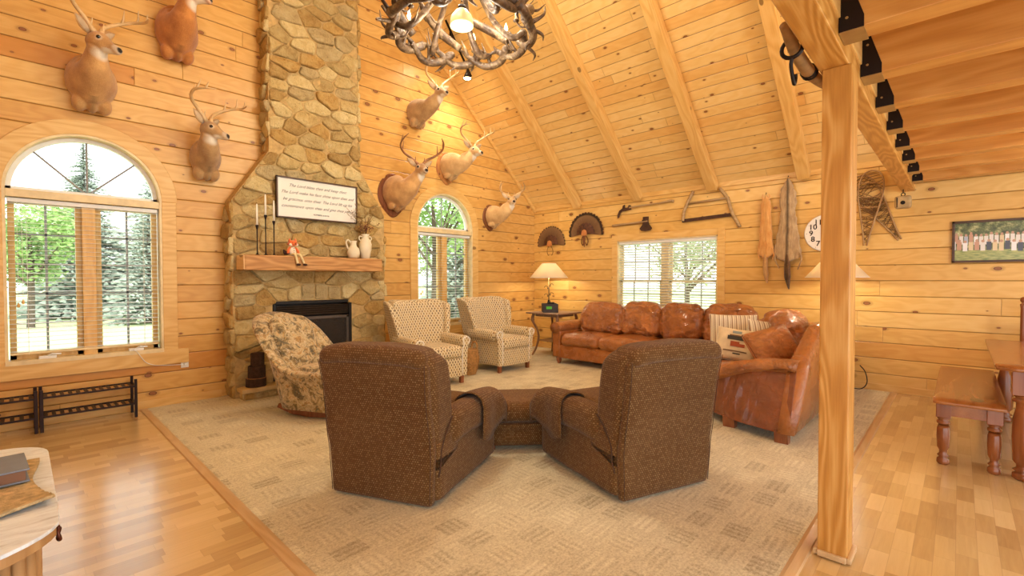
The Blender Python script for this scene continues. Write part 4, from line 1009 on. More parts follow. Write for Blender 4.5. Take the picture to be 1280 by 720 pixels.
# ottoman
t = thing('tweed_ottoman', 'brown tweed footstool standing between the two recliners', 'footstool', (2.885, 2.655, .006), radians(48), )
def so(name, a, r, n, mat, parent, fn=None, bulge=0., uv=True):
    b = BM(); soft(b, *a, r=r, n=n, fn=fn, bulge=bulge); return obj(name, b, mat, parent, smooth=True, uv=uv)
so('cushion', (-.27, .27, -.31, .31, .21, .365), .06, 14, M_tweed, t, None, .012); so('base', (-.26, .26, -.30, .30, .03, .215), .02, 12, M_tweed, t, lambda p: Vector((p.x+.008*sin(p.z*55), p.y, p.z)))
for x in (-.2, .2):
    for y in (-.24, .24):
        b = BM(); box(b, x-.02, x+.02, y-.02, y+.02, 0, .05); obj('foot', b, M_footw, t)

# ------------------------------------------------------------------ wing chairs
def wing_chair(label, loc, rz):
    """faces +x"""
    t = thing('wing_chair', label, 'armchair', loc, rz, 'cream patterned wing chairs'); m = M_trel
    so('base', (-.36, .37, -.30, .30, .10, .34), .02, 14, m, t)
    so('front_panel', (.35, .385, -.262, .262, .095, .335), .012, 12, m, t)
    so('seat_cushion', (-.18, .40, -.275, .275, .33, .485), .055, 16, m, t, lambda p: p+Vector((0, 0, -.0)), .018)
    def bk(p):
        h = (p.z-.30)/.76; return Vector((p.x-.17*h+(.10*(abs(p.y)/.33)**2.2 if p.x > -.3 else 0), p.y*(1+.14*h), p.z+.022*(abs(p.y)/.33)**2*max(0, h-.6)*2.5))
    so('backrest', (-.37, -.17, -.325, .325, .30, 1.045), .06, 22, m, t, bk, .015)
    for s in (-1, 1):
        def wg(p, s=s):
            h = (p.z-.48)/.57; f = (p.x+.32)/.26
            return Vector((p.x-.17*(p.z-.3)/.76-.08*(1-h)*f*0-.10*f*(h-.5)**2, p.y+s*.055*h+s*.045*f*h, p.z-.035*max(0, f)**2*h+.0))
        so('wing', (-.36, -.02, s*.33-.034, s*.33+.034, .50, 1.05), .032, 16, m, t, wg)
        def ar(p, s=s): return Vector((p.x, p.y+s*.012*(p.x+.3), p.z-.012*p.x))
        so('armrest', (-.30, .33, s*.335-.070, s*.335+.070, .46, .615), .068, 16, m, t, ar)
        so('side_panel', (-.36, .345, s*.31-.03, s*.31+.03, .10, .54), .02, 12, m, t)
        def fp(p, s=s): return p
        b = BM(); pr = [(s*.268, .10), (s*.268, .40), (s*.275, .52), (s*.27, .565), (s*.295, .605), (s*.345, .615), (s*.392, .585), (s*.400, .53), (s*.37, .47), (s*.358, .40), (s*.345, .10)]
        prism(b, pr, .335, .372, 'yz'); fr_ = obj('arm_front', b, m, t, bevel=.01, uv=True)
        b = BM(); tube(b, curve([(.374, s*.275, .12), (.374, s*.275, .42), (.376, s*.30, .50), (.376, s*.282, .565), (.376, s*.335, .598), (.376, s*.385, .565), (.376, s*.365, .51)], 6), .0075, 6); obj('nail_trim', b, M_paper, fr_, smooth=True)
        for x in (-.31, .32):
            b = BM(); prism(b, [(x-.028, 0.10), (x+.028, .10), (x+.022, 0), (x-.02, 0)], s*.29-.024, s*.29+.024, 'xz'); obj('leg', b, M_footw, t, bevel=.004)
    so('rear_cover', (-.395, -.36, -.30, .30, .11, .98), .012, 12, m, t, lambda p: Vector((p.x-.17*max(0, (p.z-.30)/.76), p.y*(1+.08*p.z), p.z)))
    return t
wing_chair('cream patterned wing chair closest to the fireplace', (3.70, 5.02, .006), radians(-97))
wing_chair('cream patterned wing chair standing beside the lamp table', (5.02, 5.06, .006), radians(-91))
# basket between them
M_wick = plain('wicker', (190, 140, 78), .8, var=.3, scale=40, bump=.8, dist=.01)
t = thing('wicker_basket', 'round wicker basket with loop handles between the two wing chairs', 'basket', (4.38, 5.02, .006))
b = BM(); tube_r = [.10, .125, .14, .145, .14, .13]
for k in range(17):
    z = .012+k*.0205; r = .10+.045*sin(min(1, k/11)*pi/2)-.02*max(0, k-11)/6
    tube(b, [(r*cos(2*pi*i/24)*(1+.012*((i+k) % 2)), r*sin(2*pi*i/24)*(1+.012*((i+k) % 2)), z) for i in range(24)], .0115, 5, loop=True)
obj('woven_body', b, M_wick, t, smooth=True)
b = BM(); lathe(b, [(.0, .004), (.10, .004), (.13, .12), (.137, .2), (.122, .345)], n=24); obj('lining', b, M_wick, t, smooth=True)
for s in (-1, 1):
    b = BM(); tube(b, curve([(s*.105, -.055, .33), (s*.115, -.05, .41), (s*.115, 0, .445), (s*.115, .05, .41), (s*.105, .055, .33)], 6), .012, 7); obj('handle', b, M_wick, t, smooth=True)

# ------------------------------------------------------------------ camouflage rocking armchair (barrel shape)
t = thing('rocking_armchair', 'woodland-print barrel armchair on a wooden rocker base by the hearth', 'rocking chair', (2.16, 4.70, .006), radians(-64))
# faces +x. wall of the barrel: swept from the near arm front, round the back, to the far arm front
def barrel(u, side):
    a = -pi*.98+u*pi*1.96   # not used for angle directly
    return None
b = BM(); rs = []; n = 40
for i in range(n+1):
    u = i/n*2-1; s = 1 if u > 0 else -1; w = abs(u)
    # plan: straight arms then round back
    if w > .5:
        q = (w-.5)/.5; x = -.12+.50*q; y = s*.33
        lean = -.14*(1-q)
    else:
        th = w/.5*pi/2; x = -.12-.24*cos(th); y = s*.33*sin(th); top = .97-.13*(w/.5)**2; lean = -.24+.10*(w/.5)**2
    g_ = max(0, min(1, (w-.24)/.42)); g_ = g_*g_*(3-2*g_); top = .98-.06*(w/.24)**2*(w < .24)-.06*(w >= .24)-.45*g_
    top = max(top, .46)
    nx, ny = (0, s) if w > .5 else (-cos(w/.5*pi/2), s*sin(w/.5*pi/2))
    h = top-.09; T = .075+.03*(1-min(1, w/.6)); ring = []
    flare = .10*(1-.2*w)
    for k, (o_, z_) in enumerate(((.0, 0), (.03, .0), (.035, .25), (.04, .6), (.075, .86), (.10, .95), (.085, 1.0), (.03, 1.02), (-.03, .985), (-.065, .9), (-.07, .7), (-.055, .35), (-.05, .0))):
        z = .09+h*z_; off = o_*(T/.09)+flare*z_*z_*.5; lx = lean*z_
        ring.append(Vector((x+nx*off+lx+N3((x, y, z), 6, .006), y+ny*off, z)))
    rs.append(ring)
rings(b, rs, cap=True); obj('barrel_back', b, M_camo, t, smooth=True)
so('seat_cushion', (-.24, .42, -.29, .29, .33, .47), .06, 14, M_camo, t, lambda p: Vector((p.x, p.y, p.z+.04*p.x-.0)), .02)
so('seat_base', (-.22, .36, -.28, .28, .10, .36), .03, 12, M_camo, t)
so('inner_back', (-.33, -.20, -.25, .25, .42, .93), .06, 14, M_camo, t, lambda p: Vector((p.x-.20*((p.z-.42)/.5)-.0+.25*(p.y**2), p.y, p.z)), .03)
for s in (-1, 1):
    b = BM(); pts = [(-.36, .085), (-.20, .035), (0, .018), (.2, .028), (.40, .078), (.41, .12), (.2, .085), (0, .075), (-.2, .085), (-.34, .125)]
    prism(b, pts, s*.25-.022, s*.25+.022, 'xz'); 
    for v in b.verts: v.co.z = max(0, v.co.z-.012)
    obj('rocker', b, M_footw, t, bevel=.006)
b = BM(); box(b, -.2, .22, -.26, .26, .055, .105); obj('rocker_frame', b, M_footw, t, bevel=.004)

# ------------------------------------------------------------------ leather sectional
t = thing('leather_sectional', 'cognac leather L-shaped sectional sofa along the back wall under the double window', 'sofa', (0, 0, .006))
def ls(name, a, r, n, fn=None, bulge=0., mat=M_lea, parent=t): return so(name, a, r, n, mat, parent, fn, bulge, False)
SX, SB = 5.90, 6.86     # front and rear of the long run
ls('front_rail', (SX, SX+.10, 1.9, 4.62, .09, .30), .02, 24, None, 0, M_lea3)
ls('long_base', (SX+.05, SB, 1.0, 4.70, .10, .32), .02, 12, None, 0, M_lea3)
ls('long_backrest', (SB-.24, SB, .98, 4.62, .28, .80), .07, 24, lambda p: Vector((p.x+.06*(p.z-.28), p.y, p.z+N3(p, 3, .008))))
# rolled arm by the lamp table
def arm(p): return Vector((p.x, p.y+.02*(p.z-.3), p.z-.05*max(0, p.x-6.2)))
ls('arm_panel', (SX-.01, SB-.02, 4.56, 4.72, .10, .52), .025, 14, None, 0, M_lea3)
b = BM(); 
for i in range(1):
    rs = []
    for k in range(13):
        x = SX-.02+(SB-SX)*k/12; R_ = .098-.008*abs(k-6)/6
        rs.append([Vector((x, 4.655+cos(2*pi*j/20)*R_*1.12, .565+sin(2*pi*j/20)*R_+N3((x, j, 0), 5, .004))) for j in range(20)])
    rings(b, rs)
obj('arm_roll', b, M_lea, t, smooth=True)
b = BM()
for j in range(22):
    a = -pi*.3+j/21*pi*1.6; ball(b, (SX-.024, 4.655+cos(a)*.09, .565+sin(a)*.083), .007, n=4)
for j in range(14): ball(b, (SX-.014, 4.585, .12+j*.028), .006, n=4); ball(b, (SX-.014, 4.70, .12+j*.028), .006, n=4)
for j in range(60): ball(b, (SX-.003, 4.55-j*.045, .105), .006, n=4)
nh = obj('nail_heads', b, plain('brass_nail', (150, 104, 52), .3, .8, bump=0), t, smooth=True)
# seat cushions of the long run
for k, (y0_, y1_) in enumerate(((3.86, 4.54), (3.16, 3.85), (2.46, 3.15), (1.92, 2.45))):
    def sc(p, y0_=y0_, y1_=y1_):
        e = 1-((p.y-(y0_+y1_)/2)/((y1_-y0_)/2))**2
        return p+Vector((N3(p+Vector((0, k, 0)), 9, .010), 0, N3(p+Vector((k, 0, 0)), 8, .012)+.012*max(0, e)))
    ls('seat_cushion', (SX-.05, SB-.26, y0_, y1_, .29, .475), .075, 18, sc, .015)
# back cushions: puffy, leaning, creased
def bc(cx, cy, w, h, rz_, tilt_, k, z0=.46, d=.22, name='back_cushion'):
    Mx = Matrix.Translation((cx, cy, z0)) @ Matrix.Rotation(rz_, 4, 'Z') @ Matrix.Rotation(tilt_, 4, 'Y')
    def fn(p):
        q = Vector(p); rad = sqrt((p.y/(w/2))**2+((p.z-h/2)/(h/2))**2)
        q.x += N3(p+Vector((k, 0, 0)), 5.5, .04)+abs(N3(Vector((p.x, p.y*1.6, p.z*3.0))+Vector((0, k*3, 0)), 6, .06))
        q.y *= 1-.07*((p.z-h/2)/(h/2))**2; q.z = h/2+(q.z-h/2)*(1-.06*(p.y/(w/2))**2)+N3(p+Vector((0, 0, k)), 6, .018)
        return Mx @ q
    return ls(name, (-d/2, d/2, -w/2, w/2, 0, h), .095, 22, fn, .03)
bc(6.42, 4.14, .72, .50, radians(6), radians(13), 1, z0=.45); bc(6.46, 3.49, .60, .52, 0, radians(12), 2); bc(6.46, 2.87, .60, .52, 0, radians(12), 3); bc(6.46, 2.22, .66, .53, radians(-4), radians(12), 4)
# return: bullnose seat swinging round to the end, plain front below
EX = 4.20
def ret_base(p):
    k = (p.x-EX)/1.7; return Vector((p.x+.28*max(0, (1.9-p.y)/.9)**1.0*0, p.y, p.z))
# plan outline of the return front (from the long run round to the free end)
FR = curve([(5.92, 2.35, 0), (5.55, 2.24, 0), (5.05, 2.10, 0), (4.60, 1.82, 0), (4.34, 1.45, 0), (4.20, .98, 0)], 7)
def skin_front(z0_, z1_, push, name, mat, roll=False):
    b = BM(); rs = []; N = len(FR)-1
    for i, p in enumerate(FR):
        d = (FR[min(i+1, N)]-FR[max(i-1, 0)]).normalized(); nrm = Vector((d.y, -d.x, 0))
        if nrm.x > 0: nrm = -nrm
        q_ = i/N; e = max(0, (q_-.50)/.50); e = e*e*(3-2*e); lift = .20*e
        lean = lambda z: Vector((.50*max(0, z-.09)*e, .0, 0))
        if roll:
            hh = (z1_-z0_)/2*(1.12-.55*e); zc = (z0_+z1_)/2+lift-.015*(1-e); c = p+nrm*(push-.12+.03*e); R_ = .155-.05*e
            rs.append([Vector((c.x+nrm.x*cos(a)*R_, c.y+nrm.y*cos(a)*R_, zc+sin(a)*hh+N3(c+Vector((0, 0, k*.2)), 7, .010)))+lean(zc) for k, a in enumerate([2*pi*k/18 for k in range(18)])])
        else:
            z1b = z1_+lift*1.15; col = [(push, z0_), (push+.02, z0_+(z1b-z0_)*.5), (push+.02, z1b), (-.05, z1b), (-.05, z0_)]
            rs.append([Vector((p.x+nrm.x*u_, p.y+nrm.y*u_, z))+lean(z) for u_, z in col])
    rings(b, rs); return obj(name, b, mat, t, smooth=roll)
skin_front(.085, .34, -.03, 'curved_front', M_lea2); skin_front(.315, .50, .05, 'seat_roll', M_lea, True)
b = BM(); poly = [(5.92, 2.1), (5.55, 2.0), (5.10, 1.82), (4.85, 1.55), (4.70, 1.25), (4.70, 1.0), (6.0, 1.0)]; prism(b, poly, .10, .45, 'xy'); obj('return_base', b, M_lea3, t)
def top(p): return p+Vector((0, 0, N3(p, 5, .012)))
b = BM()
rs = []; 
for i, p in enumerate(FR):
    q = Vector((p.x*.3+6.1*.7 if 0 else p.x, 1.12, 0)); row = []
    for k in range(9): a = k/8; e_ = max(0, (i/(len(FR)-1)-.35)/.65); c = (p+Vector((.22*e_, 0, 0))).lerp(Vector((max(p.x, EX+.02)+.22*e_, 1.04, 0)), a); row.append(Vector((c.x, c.y, .475+.10*e_*e_+N3((c.x, c.y, 0), 5, .012)+.012*sin(a*pi))))
    rs.append(row)
rings(b, rs, cap=False, closed=False); obj('return_seat', b, M_lea, t, smooth=True)
# rear frame of the return: leaning back at the free end, higher by the corner
b = BM(); rs = []
for i in range(21):
    k = i/20; xb = EX+.02+(6.80-EX-.02)*k; h = .64+.28*min(1, k/.26)**.75; f = max(0, 1-k/.5)
    def V(y, z): return Vector((xb+.50*max(0, z-.09)*f+N3((xb, y, z), 4, .008), y, z))
    rs.append([V(.94, .09), V(.925, h*.35), V(.905, h*.7), V(.90, h-.06), V(.925, h-.012), V(.97, h), V(1.02, h-.015), V(1.05, h-.07), V(1.05, .45), V(1.06, .09)])
rings(b, rs); obj('return_backrest', b, M_lea3, t, smooth=True)
bc(6.20, 1.40, .62, .50, radians(62), radians(14), 5, d=.2); bc(5.62, 1.20, .66, .50, radians(88), radians(16), 6, d=.2)
for (x, y) in ((SX+.04, 4.62), (4.30, 1.04), (SX+.04, 2.3), (SB-.1, 4.6), (SB-.1, 1.1), (4.45, 1.5)):
    b = BM(); lathe(b, [(.025, 0), (.028, .02), (.045, .05), (.04, .075), (.055, .1)], (x, y, 0), 14) if x > 5 else prism(b, [(x-.05, .1), (x+.05, .1), (x+.035, 0), (x-.035, 0)], y-.05, y+.05, 'xz'); obj('foot', b, M_footw, t, smooth=x > 5)
# loose cushions on the return
def pillow(label, c, w, h, d, rz_, tilt_, mat, k, roll_=0., name='throw_pillow', grp=None):
    t_ = thing(name, label, 'pillow', c, rz_, grp)
    Mx = Matrix.Rotation(tilt_, 4, 'Y') @ Matrix.Rotation(roll_, 4, 'X')
    def fn(p):
        y, z = p.y/(w/2), (p.z-h/2)/(h/2); f = (max(0, (1-y**4))*max(0, (1-z**4)))**.45
        return Mx @ Vector((p.x*(.18+.95*f)+N3(p+Vector((k, 0, 0)), 7, .008), p.y*(1-.05*(1-z*z)), h/2+(p.z-h/2)*(1-.05*(1-y*y))))
    b = BM(); soft(b, -d/2, d/2, -w/2, w/2, 0, h, r=.02, n=18, fn=fn); obj('cover', b, mat, t_, smooth=True, uv=True)
    b = BM(); P = []
    for i in range(40):
        a = 2*pi*i/40; ca, sa = cos(a), sin(a); m_ = max(abs(ca), abs(sa)); y, z = ca/m_, sa/m_
        P.append(Mx @ Vector((0, y*w/2*(1-.05*(1-z*z)), h/2+z*h/2*(1-.05*(1-y*y)))))
    tube(b, P, .005, 5, loop=True); obj('piping', b, M_paper if mat != M_lea else M_lea2, t_, smooth=True)
    return t_
def ticking():
    s = NT('striped_ticking'); p = s.sep(s.coord('Object')); f = s.m('FRACT', s.m('DIVIDE', p[1], .045))
    a = s.m('LESS_THAN', s.m('ABSOLUTE', s.m('SUBTRACT', f, .35)), .12); b_ = s.m('LESS_THAN', s.m('ABSOLUTE', s.m('SUBTRACT', f, .75)), .05)
    col = s.mix(s.m('MAXIMUM', a, b_), (.80, .72, .56), (.36, .24, .15)); s.bump(s.noise(s.coord(), 200., 2.), .2, .002); return s.done(col, .9, 0, .1)
M_tick = ticking(); M_canvas = plain('cream_canvas', (226, 208, 172), .9, bump=.3)
pillow('striped cream throw pillow standing against the back cushion, behind the printed pillow', (5.62, 1.86, .485), .50, .46, .15, radians(24), radians(16), M_tick, 1, grp=None)
pillow('striped cream throw pillow tucked behind the brown leather cushion', (5.38, 1.44, .485), .42, .43, .14, radians(34), radians(20), M_tick, 2, radians(8))
pp = pillow('cream throw pillow printed with a dark van and red truck', (5.15, 1.71, .485), .38, .36, .13, radians(20), radians(26), M_canvas, 3, radians(8))
# print on the pillow: little vehicles as thin sewn patches following the swell
cols = {'dk': plain('print_dark', (66, 66, 64), .9), 'rd': plain('print_rust', (168, 84, 52), .9), 'bl': plain('print_blue', (140, 152, 150), .9), 'br': plain('print_brown', (120, 92, 66), .9)}
def patch(y0_, y1_, z0_, z1_, mat, name):
    w, h, d = .38, .36, .13; y0_, y1_, z0_, z1_ = y0_*.9, y1_*.9, z0_*.9, z1_*.9; Mx = Matrix.Rotation(radians(26), 4, 'Y') @ Matrix.Rotation(radians(8), 4, 'X')
    def f(u, v):
        yy, zz = y0_+(y1_-y0_)*u, z0_+(z1_-z0_)*v; y, z = yy/(w/2), (zz-h/2)/(h/2); q = (max(0, 1-y**4)*max(0, 1-z**4))**.45
        return Mx @ Vector((-(d/2*(.18+.95*q))-.004, yy*(1-.05*(1-z*z)), h/2+(zz-h/2)*(1-.05*(1-y*y))))
    b = BM(); sheet(b, f, 6, 4, .001); obj(name, b, mat, pp.children[0])
patch(-.12, .10, .235, .285, cols['dk'], 'printed_van'); patch(-.10, .08, .285, .30, cols['br'], 'printed_roof'); patch(-.10, .06, .15, .19, cols['rd'], 'printed_truck'); patch(-.04, .06, .19, .215, cols['rd'], 'printed_cab'); patch(-.05, .05, .32, .355, cols['bl'], 'printed_mountain'); patch(-.13, .13, .085, .10, cols['br'], 'printed_road'); patch(-.06, .02, .055, .07, cols['dk'], 'printed_caption')
pillow('plump brown leather cushion leaning at the free end of the sectional', (4.99, 1.19, .52), .44, .40, .20, radians(40), radians(34), M_lea, 4, radians(-16), 'leather_cushion')
# ------------------------------------------------------------------ lamp table in the corner
M_oakd = timber('worn_dark_wood', 'x', hi=(.36, .22, .13), mid=(.26, .15, .085), lo=(.14, .075, .04), rough=.45)
M_oakz = timber('worn_dark_wood_upright', 'z', hi=(.34, .19, .10), mid=(.24, .12, .06), lo=(.13, .06, .03), rough=.45)
t = thing('lamp_table', 'square dark wooden side table with crooked legs and a low shelf in the corner', 'side table', (6.53, 5.18, 0))
b = BM(); soft(b, -.36, .36, -.36, .36, .735, .768, .012, 10); obj('table_top', b, M_oakd, t, smooth=True)
for sx in (-1, 1):
    for sy in (-1, 1):
        b = BM(); tube(b, curve([(sx*.26, sy*.26, .737), (sx*.275, sy*.275, .62), (sx*.215, sy*.215, .45), (sx*.20, sy*.20, .30), (sx*.235, sy*.235, .12), (sx*.28, sy*.28, .006)], 5), [.026]*6+[.02]*12+[.017]*8, 8); obj('leg', b, M_oakz, t, smooth=True)
b = BM(); soft(b, -.21, .21, -.21, .21, .255, .28, .01, 8); obj('low_shelf', b, M_oakd, t, smooth=True)
b = BM(); 
for a in ((-.24, .24, -.235, -.215), (-.24, .24, .215, .235), (-.235, -.215, -.24, .24), (.215, .235, -.24, .24)): box(b, a[0], a[1], a[2], a[3], .69, .736)
obj('apron', b, M_oakd, t)
t = thing('storage_box', 'dark grey felt box with a green tag on the lamp table', 'box', (6.42, 5.20, .769), radians(45))
M_box = plain('dark_grey_felt', (64, 60, 64), .85, var=.2)
b = BM(); 
for a in ((-.17, .17, -.13, -.12), (-.17, .17, .12, .13), (-.17, -.16, -.13, .13), (.16, .17, -.13, .13)): box(b, a[0], a[1], a[2], a[3], 0, .145)
box(b, -.17, .17, -.13, .13, 0, .01); obj('box_body', b, M_box, t, bevel=.003)
b = BM(); box(b, -.1725, -.1705, -.02, .075, .06, .105); obj('green_tag', b, plain('green_tag', (90, 190, 50), .6, var=.03, bump=0), t)
b = BM(); R = random.Random(3)
for k in range(7): a = R.uniform(0, 6.28); tube(b, curve([(R.uniform(-.12, .12), R.uniform(-.08, .08), .10), (R.uniform(-.12, .12), R.uniform(-.08, .08), .165), (R.uniform(-.14, .14), R.uniform(-.1, .1), .15)], 5), .008, 5)
obj('coiled_cables', b, M_dark, t, smooth=True)

def shade_mat():
    s = NT('linen_lampshade'); tr = s.n.new('ShaderNodeBsdfTranslucent'); tr.inputs[0].default_value = (.95, .84, .62, 1); df = s.n.new('ShaderNodeBsdfDiffuse'); df.inputs[0].default_value = (.90, .82, .66, 1)
    mx = s.n.new('ShaderNodeMixShader'); mx.inputs[0].default_value = .55; s.l.new(df.outputs[0], mx.inputs[1]); s.l.new(tr.outputs[0], mx.inputs[2]); s.l.new(mx.outputs[0], s.out.inputs[0]); return s.mat
M_shade = shade_mat(); M_bulb = emit('warm_bulb', (255, 226, 170), 14.)
def cone_shade(t, z0, z1, r0, r1, n=6):
    b = BM(); N = 40
    R0 = [Vector((r0*cos(2*pi*k/N), r0*sin(2*pi*k/N), z0)) for k in range(N)]; R1 = [Vector((r1*cos(2*pi*k/N), r1*sin(2*pi*k/N), z1)) for k in range(N)]
    q = .003; R2 = [v*1 for v in R1]; rings(b, [R0, R1, [Vector((v.x*(1-q/r1), v.y*(1-q/r1), v.z)) for v in R1], [Vector((v.x*(1-q/r0), v.y*(1-q/r0), v.z)) for v in R0], R0], cap=False)
    sh = obj('lamp_shade', b, M_shade, t, smooth=True)
    b = BM(); tube(b, [(r0*cos(2*pi*k/N), r0*sin(2*pi*k/N), z0) for k in range(N)], .004, 5, loop=True); tube(b, [(r1*cos(2*pi*k/N), r1*sin(2*pi*k/N), z1) for k in range(N)], .004, 5, loop=True); obj('shade_trim', b, M_paper, sh, smooth=True)
    b = BM(); ball(b, (0, 0, (z0+z1)/2-.01), .03, .03, .042, 8); obj('bulb', b, M_bulb, t, smooth=True)
    for k in range(3):
        a = 2.1*k; 
        b = BM(); tube(b, [(0, 0, z1-.02), (r1*.98*cos(a), r1*.98*sin(a), z1-.01)], .002, 4); obj('spider_arm', b, M_iron, t)
t = thing('table_lamp', 'table lamp with a cream cone shade and scrolled iron stem in the corner', 'lamp', (6.62, 5.38, .769))
b = BM(); lathe(b, [(.075, 0), (.075, .012), (.03, .02), (.014, .04)], n=20)
for k in range(4):
    a = pi/2*k+.4; tube(b, curve([(cos(a)*.075, sin(a)*.075, .012), (cos(a)*.03, sin(a)*.03, .12), (cos(a)*.012, sin(a)*.012, .20)], 5), .007, 6)
obj('iron_foot', b, M_iron, t, smooth=True)
b = BM(); tube(b, [(0, 0, .1), (0, 0, .60)], .011, 8)
for k in range(9): ball(b, (0, 0, .2+.028*k), .016, .016, .011, 6)
obj('stem', b, M_twig, t, smooth=True)
for k, (z, s) in enumerate(((.30, 1), (.42, -1), (.46, 1), (.28, -1))):
    b = BM(); P = [Vector((s*(.012+.045*(1-q/14)*1), 0, z)) + Vector((s*cos(q*.45)*.028*(1-q/22), 0, sin(q*.45)*.035*(1-q/22))) for q in range(15)]
    P = [Vector((v.x*cos(-.8), v.x*sin(-.8), v.z)) for v in P]; tube(b, P, .005, 6); obj('scroll', b, M_iron, t, smooth=True)
cone_shade(t, .60, .855, .345, .13)
lamp('table_lamp_glow', 'POINT', (0, 0, .70), 28, (1, .88, .66), .05, parent=t)
# floor lamp behind the post
t = thing('floor_lamp', 'floor lamp with a wide cream shade standing behind the sectional, half hidden by the post', 'lamp', (6.55, 1.04+.0, .006))
b = BM(); lathe(b, [(.14, 0), (.14, .015), (.05, .03), (.014, .05), (.012, 1.38), (.0, 1.38)], n=20); obj('pole', b, M_iron, t, smooth=True)
cone_shade(t, 1.355, 1.62, .31, .09)
lamp('floor_lamp_glow', 'POINT', (0, 0, 1.45), 24, (1, .88, .66), .05, parent=t)
b = BM(); tube(b, curve([(6.98, .86, .30), (6.9, .80, .24), (6.88, .78, .12), (6.93, .84, .03), (7.0, .95, .014)], 6), .006, 6)
tag(obj('power_cable', b, M_dark, smooth=True), 'black cable curling down to the carpet behind the post', 'cable')

# ------------------------------------------------------------------ wall B: clock, pelts, tools, fans, snowshoe, picture
WX = XB-.001
t = thing('wall_clock', 'round cream wall clock with black numerals, half hidden behind the post', 'clock', (WX, 1.245, 1.925), -pi/2)
b = BM(); lathe(b, [(.23, -.0), (.235, -.02), (.225, -.032), (.215, -.028), (0.0, -.028)], n=48, axis='y'); obj('face', b, M_paper, t, smooth=True)
for k in range(12):
    a = pi/2-2*pi*(k+1)/12; words_mesh(str(k+1), .092, M_ink if 0 else M_iron, 'numeral', t, (cos(a)*.155, -.0295, sin(a)*.155-.026), (pi/2, 0, 0), 0, .0015)
for k in range(12):
    a = 2*pi*k/12; b = BM(); ball(b, (cos(a)*.205, -.029, sin(a)*.205), .004, .002, .004, 4); obj('minute_dot', b, M_iron, t)
for L, a in ((.12, .5), (.17, -.75)):
    b = BM(); obox(b, (cos(a)*L/2, -.035, sin(a)*L/2), (cos(a), 0, sin(a)), (0, 1, 0), (-sin(a), 0, cos(a)), L, .003, .009); obj('hand', b, M_iron, t)

def fur_mat(name, a_, b_, ridge):
    s = NT(name); c = s.coord(); p = s.sep(c); n = s.noise(s.comb(s.m('MULTIPLY', p[0], 45.), s.m('MULTIPLY', p[1], 45.), s.m('MULTIPLY', p[2], 9.)), 1., 4., .7); n2 = s.noise(c, 7., 4.)
    col = s.ramp(s.m('ADD', s.m('MULTIPLY', n, .6), s.m('MULTIPLY', n2, .45)), [(.3, lin(*b_)), (.7, lin(*a_))])
    k = s.m('SUBTRACT', 1., s.m('DIVIDE', s.m('ABSOLUTE', s.m('ADD', p[0], s.m('MULTIPLY', s.m('SUBTRACT', n2, .5), .03))), .028, clamp=True))
    col = s.mix(s.m('MULTIPLY', k, ridge), col, lin(40, 28, 20)); s.bump(n, 1., .02); return s.done(col, .95, 0, .1, sheen=.3)
def pelt(label, loc, prof, tail, mat, tmat, feet):
    """prof: (z, half width) rows from nose to rump, hanging nose up"""
    t = thing('fur_pelt', label, 'fur pelt', loc, -pi/2, 'fur pelts hung on the wall')
    P = []; 
    for (z0_, w0), (z1_, w1) in zip(prof, prof[1:]):
        for k in range(5): q = k/5; q = q*q*(3-2*q); P.append((z0_+(z1_-z0_)*k/5, w0+(w1-w0)*q))
    P.append(prof[-1]); b = BM(); rs = []
    for i, (z, w) in enumerate(P):
        rg = []
        for k in range(22):
            a = 2*pi*k/22; jit = 1+.10*noise.noise(Vector((cos(a)*3, z*18, sin(a)*2)))*1.6
            rg.append(Vector((cos(a)*w*jit, -.012-.020-.024*sin(a)*jit*min(1, w/.05)+.01*abs(cos(a))-.01, z)))
        rs.append(rg)
    rings(b, rs); obj('pelt_body', b, mat, t, smooth=True)
    b = BM(); tube(b, curve(tail[0], 6), lerpl(tail[1], (len(tail[0])-1)*6+1), 12, flat=.6); obj('tail', b, tmat, t, smooth=True)
    for P_ in feet:
        b = BM(); tube(b, curve(P_, 4), lerpl([.026, .018, .012], (len(P_)-1)*4+1), 8, flat=.6); obj('paw', b, mat, t, smooth=True)
    b = BM(); tube(b, [(0, 0, .03), (0, -.035, .04), (0, -.04, .0)], .003, 5); obj('nail', b, M_iron, t)
fox_f, coy_f = fur_mat('red_fox_fur', (238, 184, 112), (206, 136, 66), 0.1), fur_mat('coyote_fur', (214, 184, 140), (154, 120, 82), .8)
foxtail = fur_mat('fox_tail_fur', (222, 180, 120), (180, 120, 62), 0); coytail = fur_mat('dark_tail_fur', (150, 116, 80), (70, 48, 34), .6)
pelt('narrow orange fox pelt hanging on the back wall, beside the wider grey-brown one', (WX-.03, 1.925, 2.475), [(0, .012), (-.05, .04), (-.10, .055), (-.14, .068), (-.26, .062), (-.45, .075), (-.62, .082), (-.74, .10), (-.80, .085), (-.84, .045), (-.86, .01)],
     ([(0, -.03, -.80), (.0, -.035, -.95), (.01, -.035, -1.08), (.02, -.03, -1.19)], [.035, .05, .05, .012]), fox_f, foxtail,
     [[(-.085, -.03, -.72), (-.09, -.03, -.80), (-.08, -.03, -.86)], [(.08, -.03, -.72), (.10, -.03, -.80), (.085, -.03, -.87)], [(-.03, -.03, -.06), (-.045, -.03, -.02), (-.04, -.03, .02)], [(.03, -.03, -.06), (.045, -.03, -.02), (.04, -.03, .02)]])
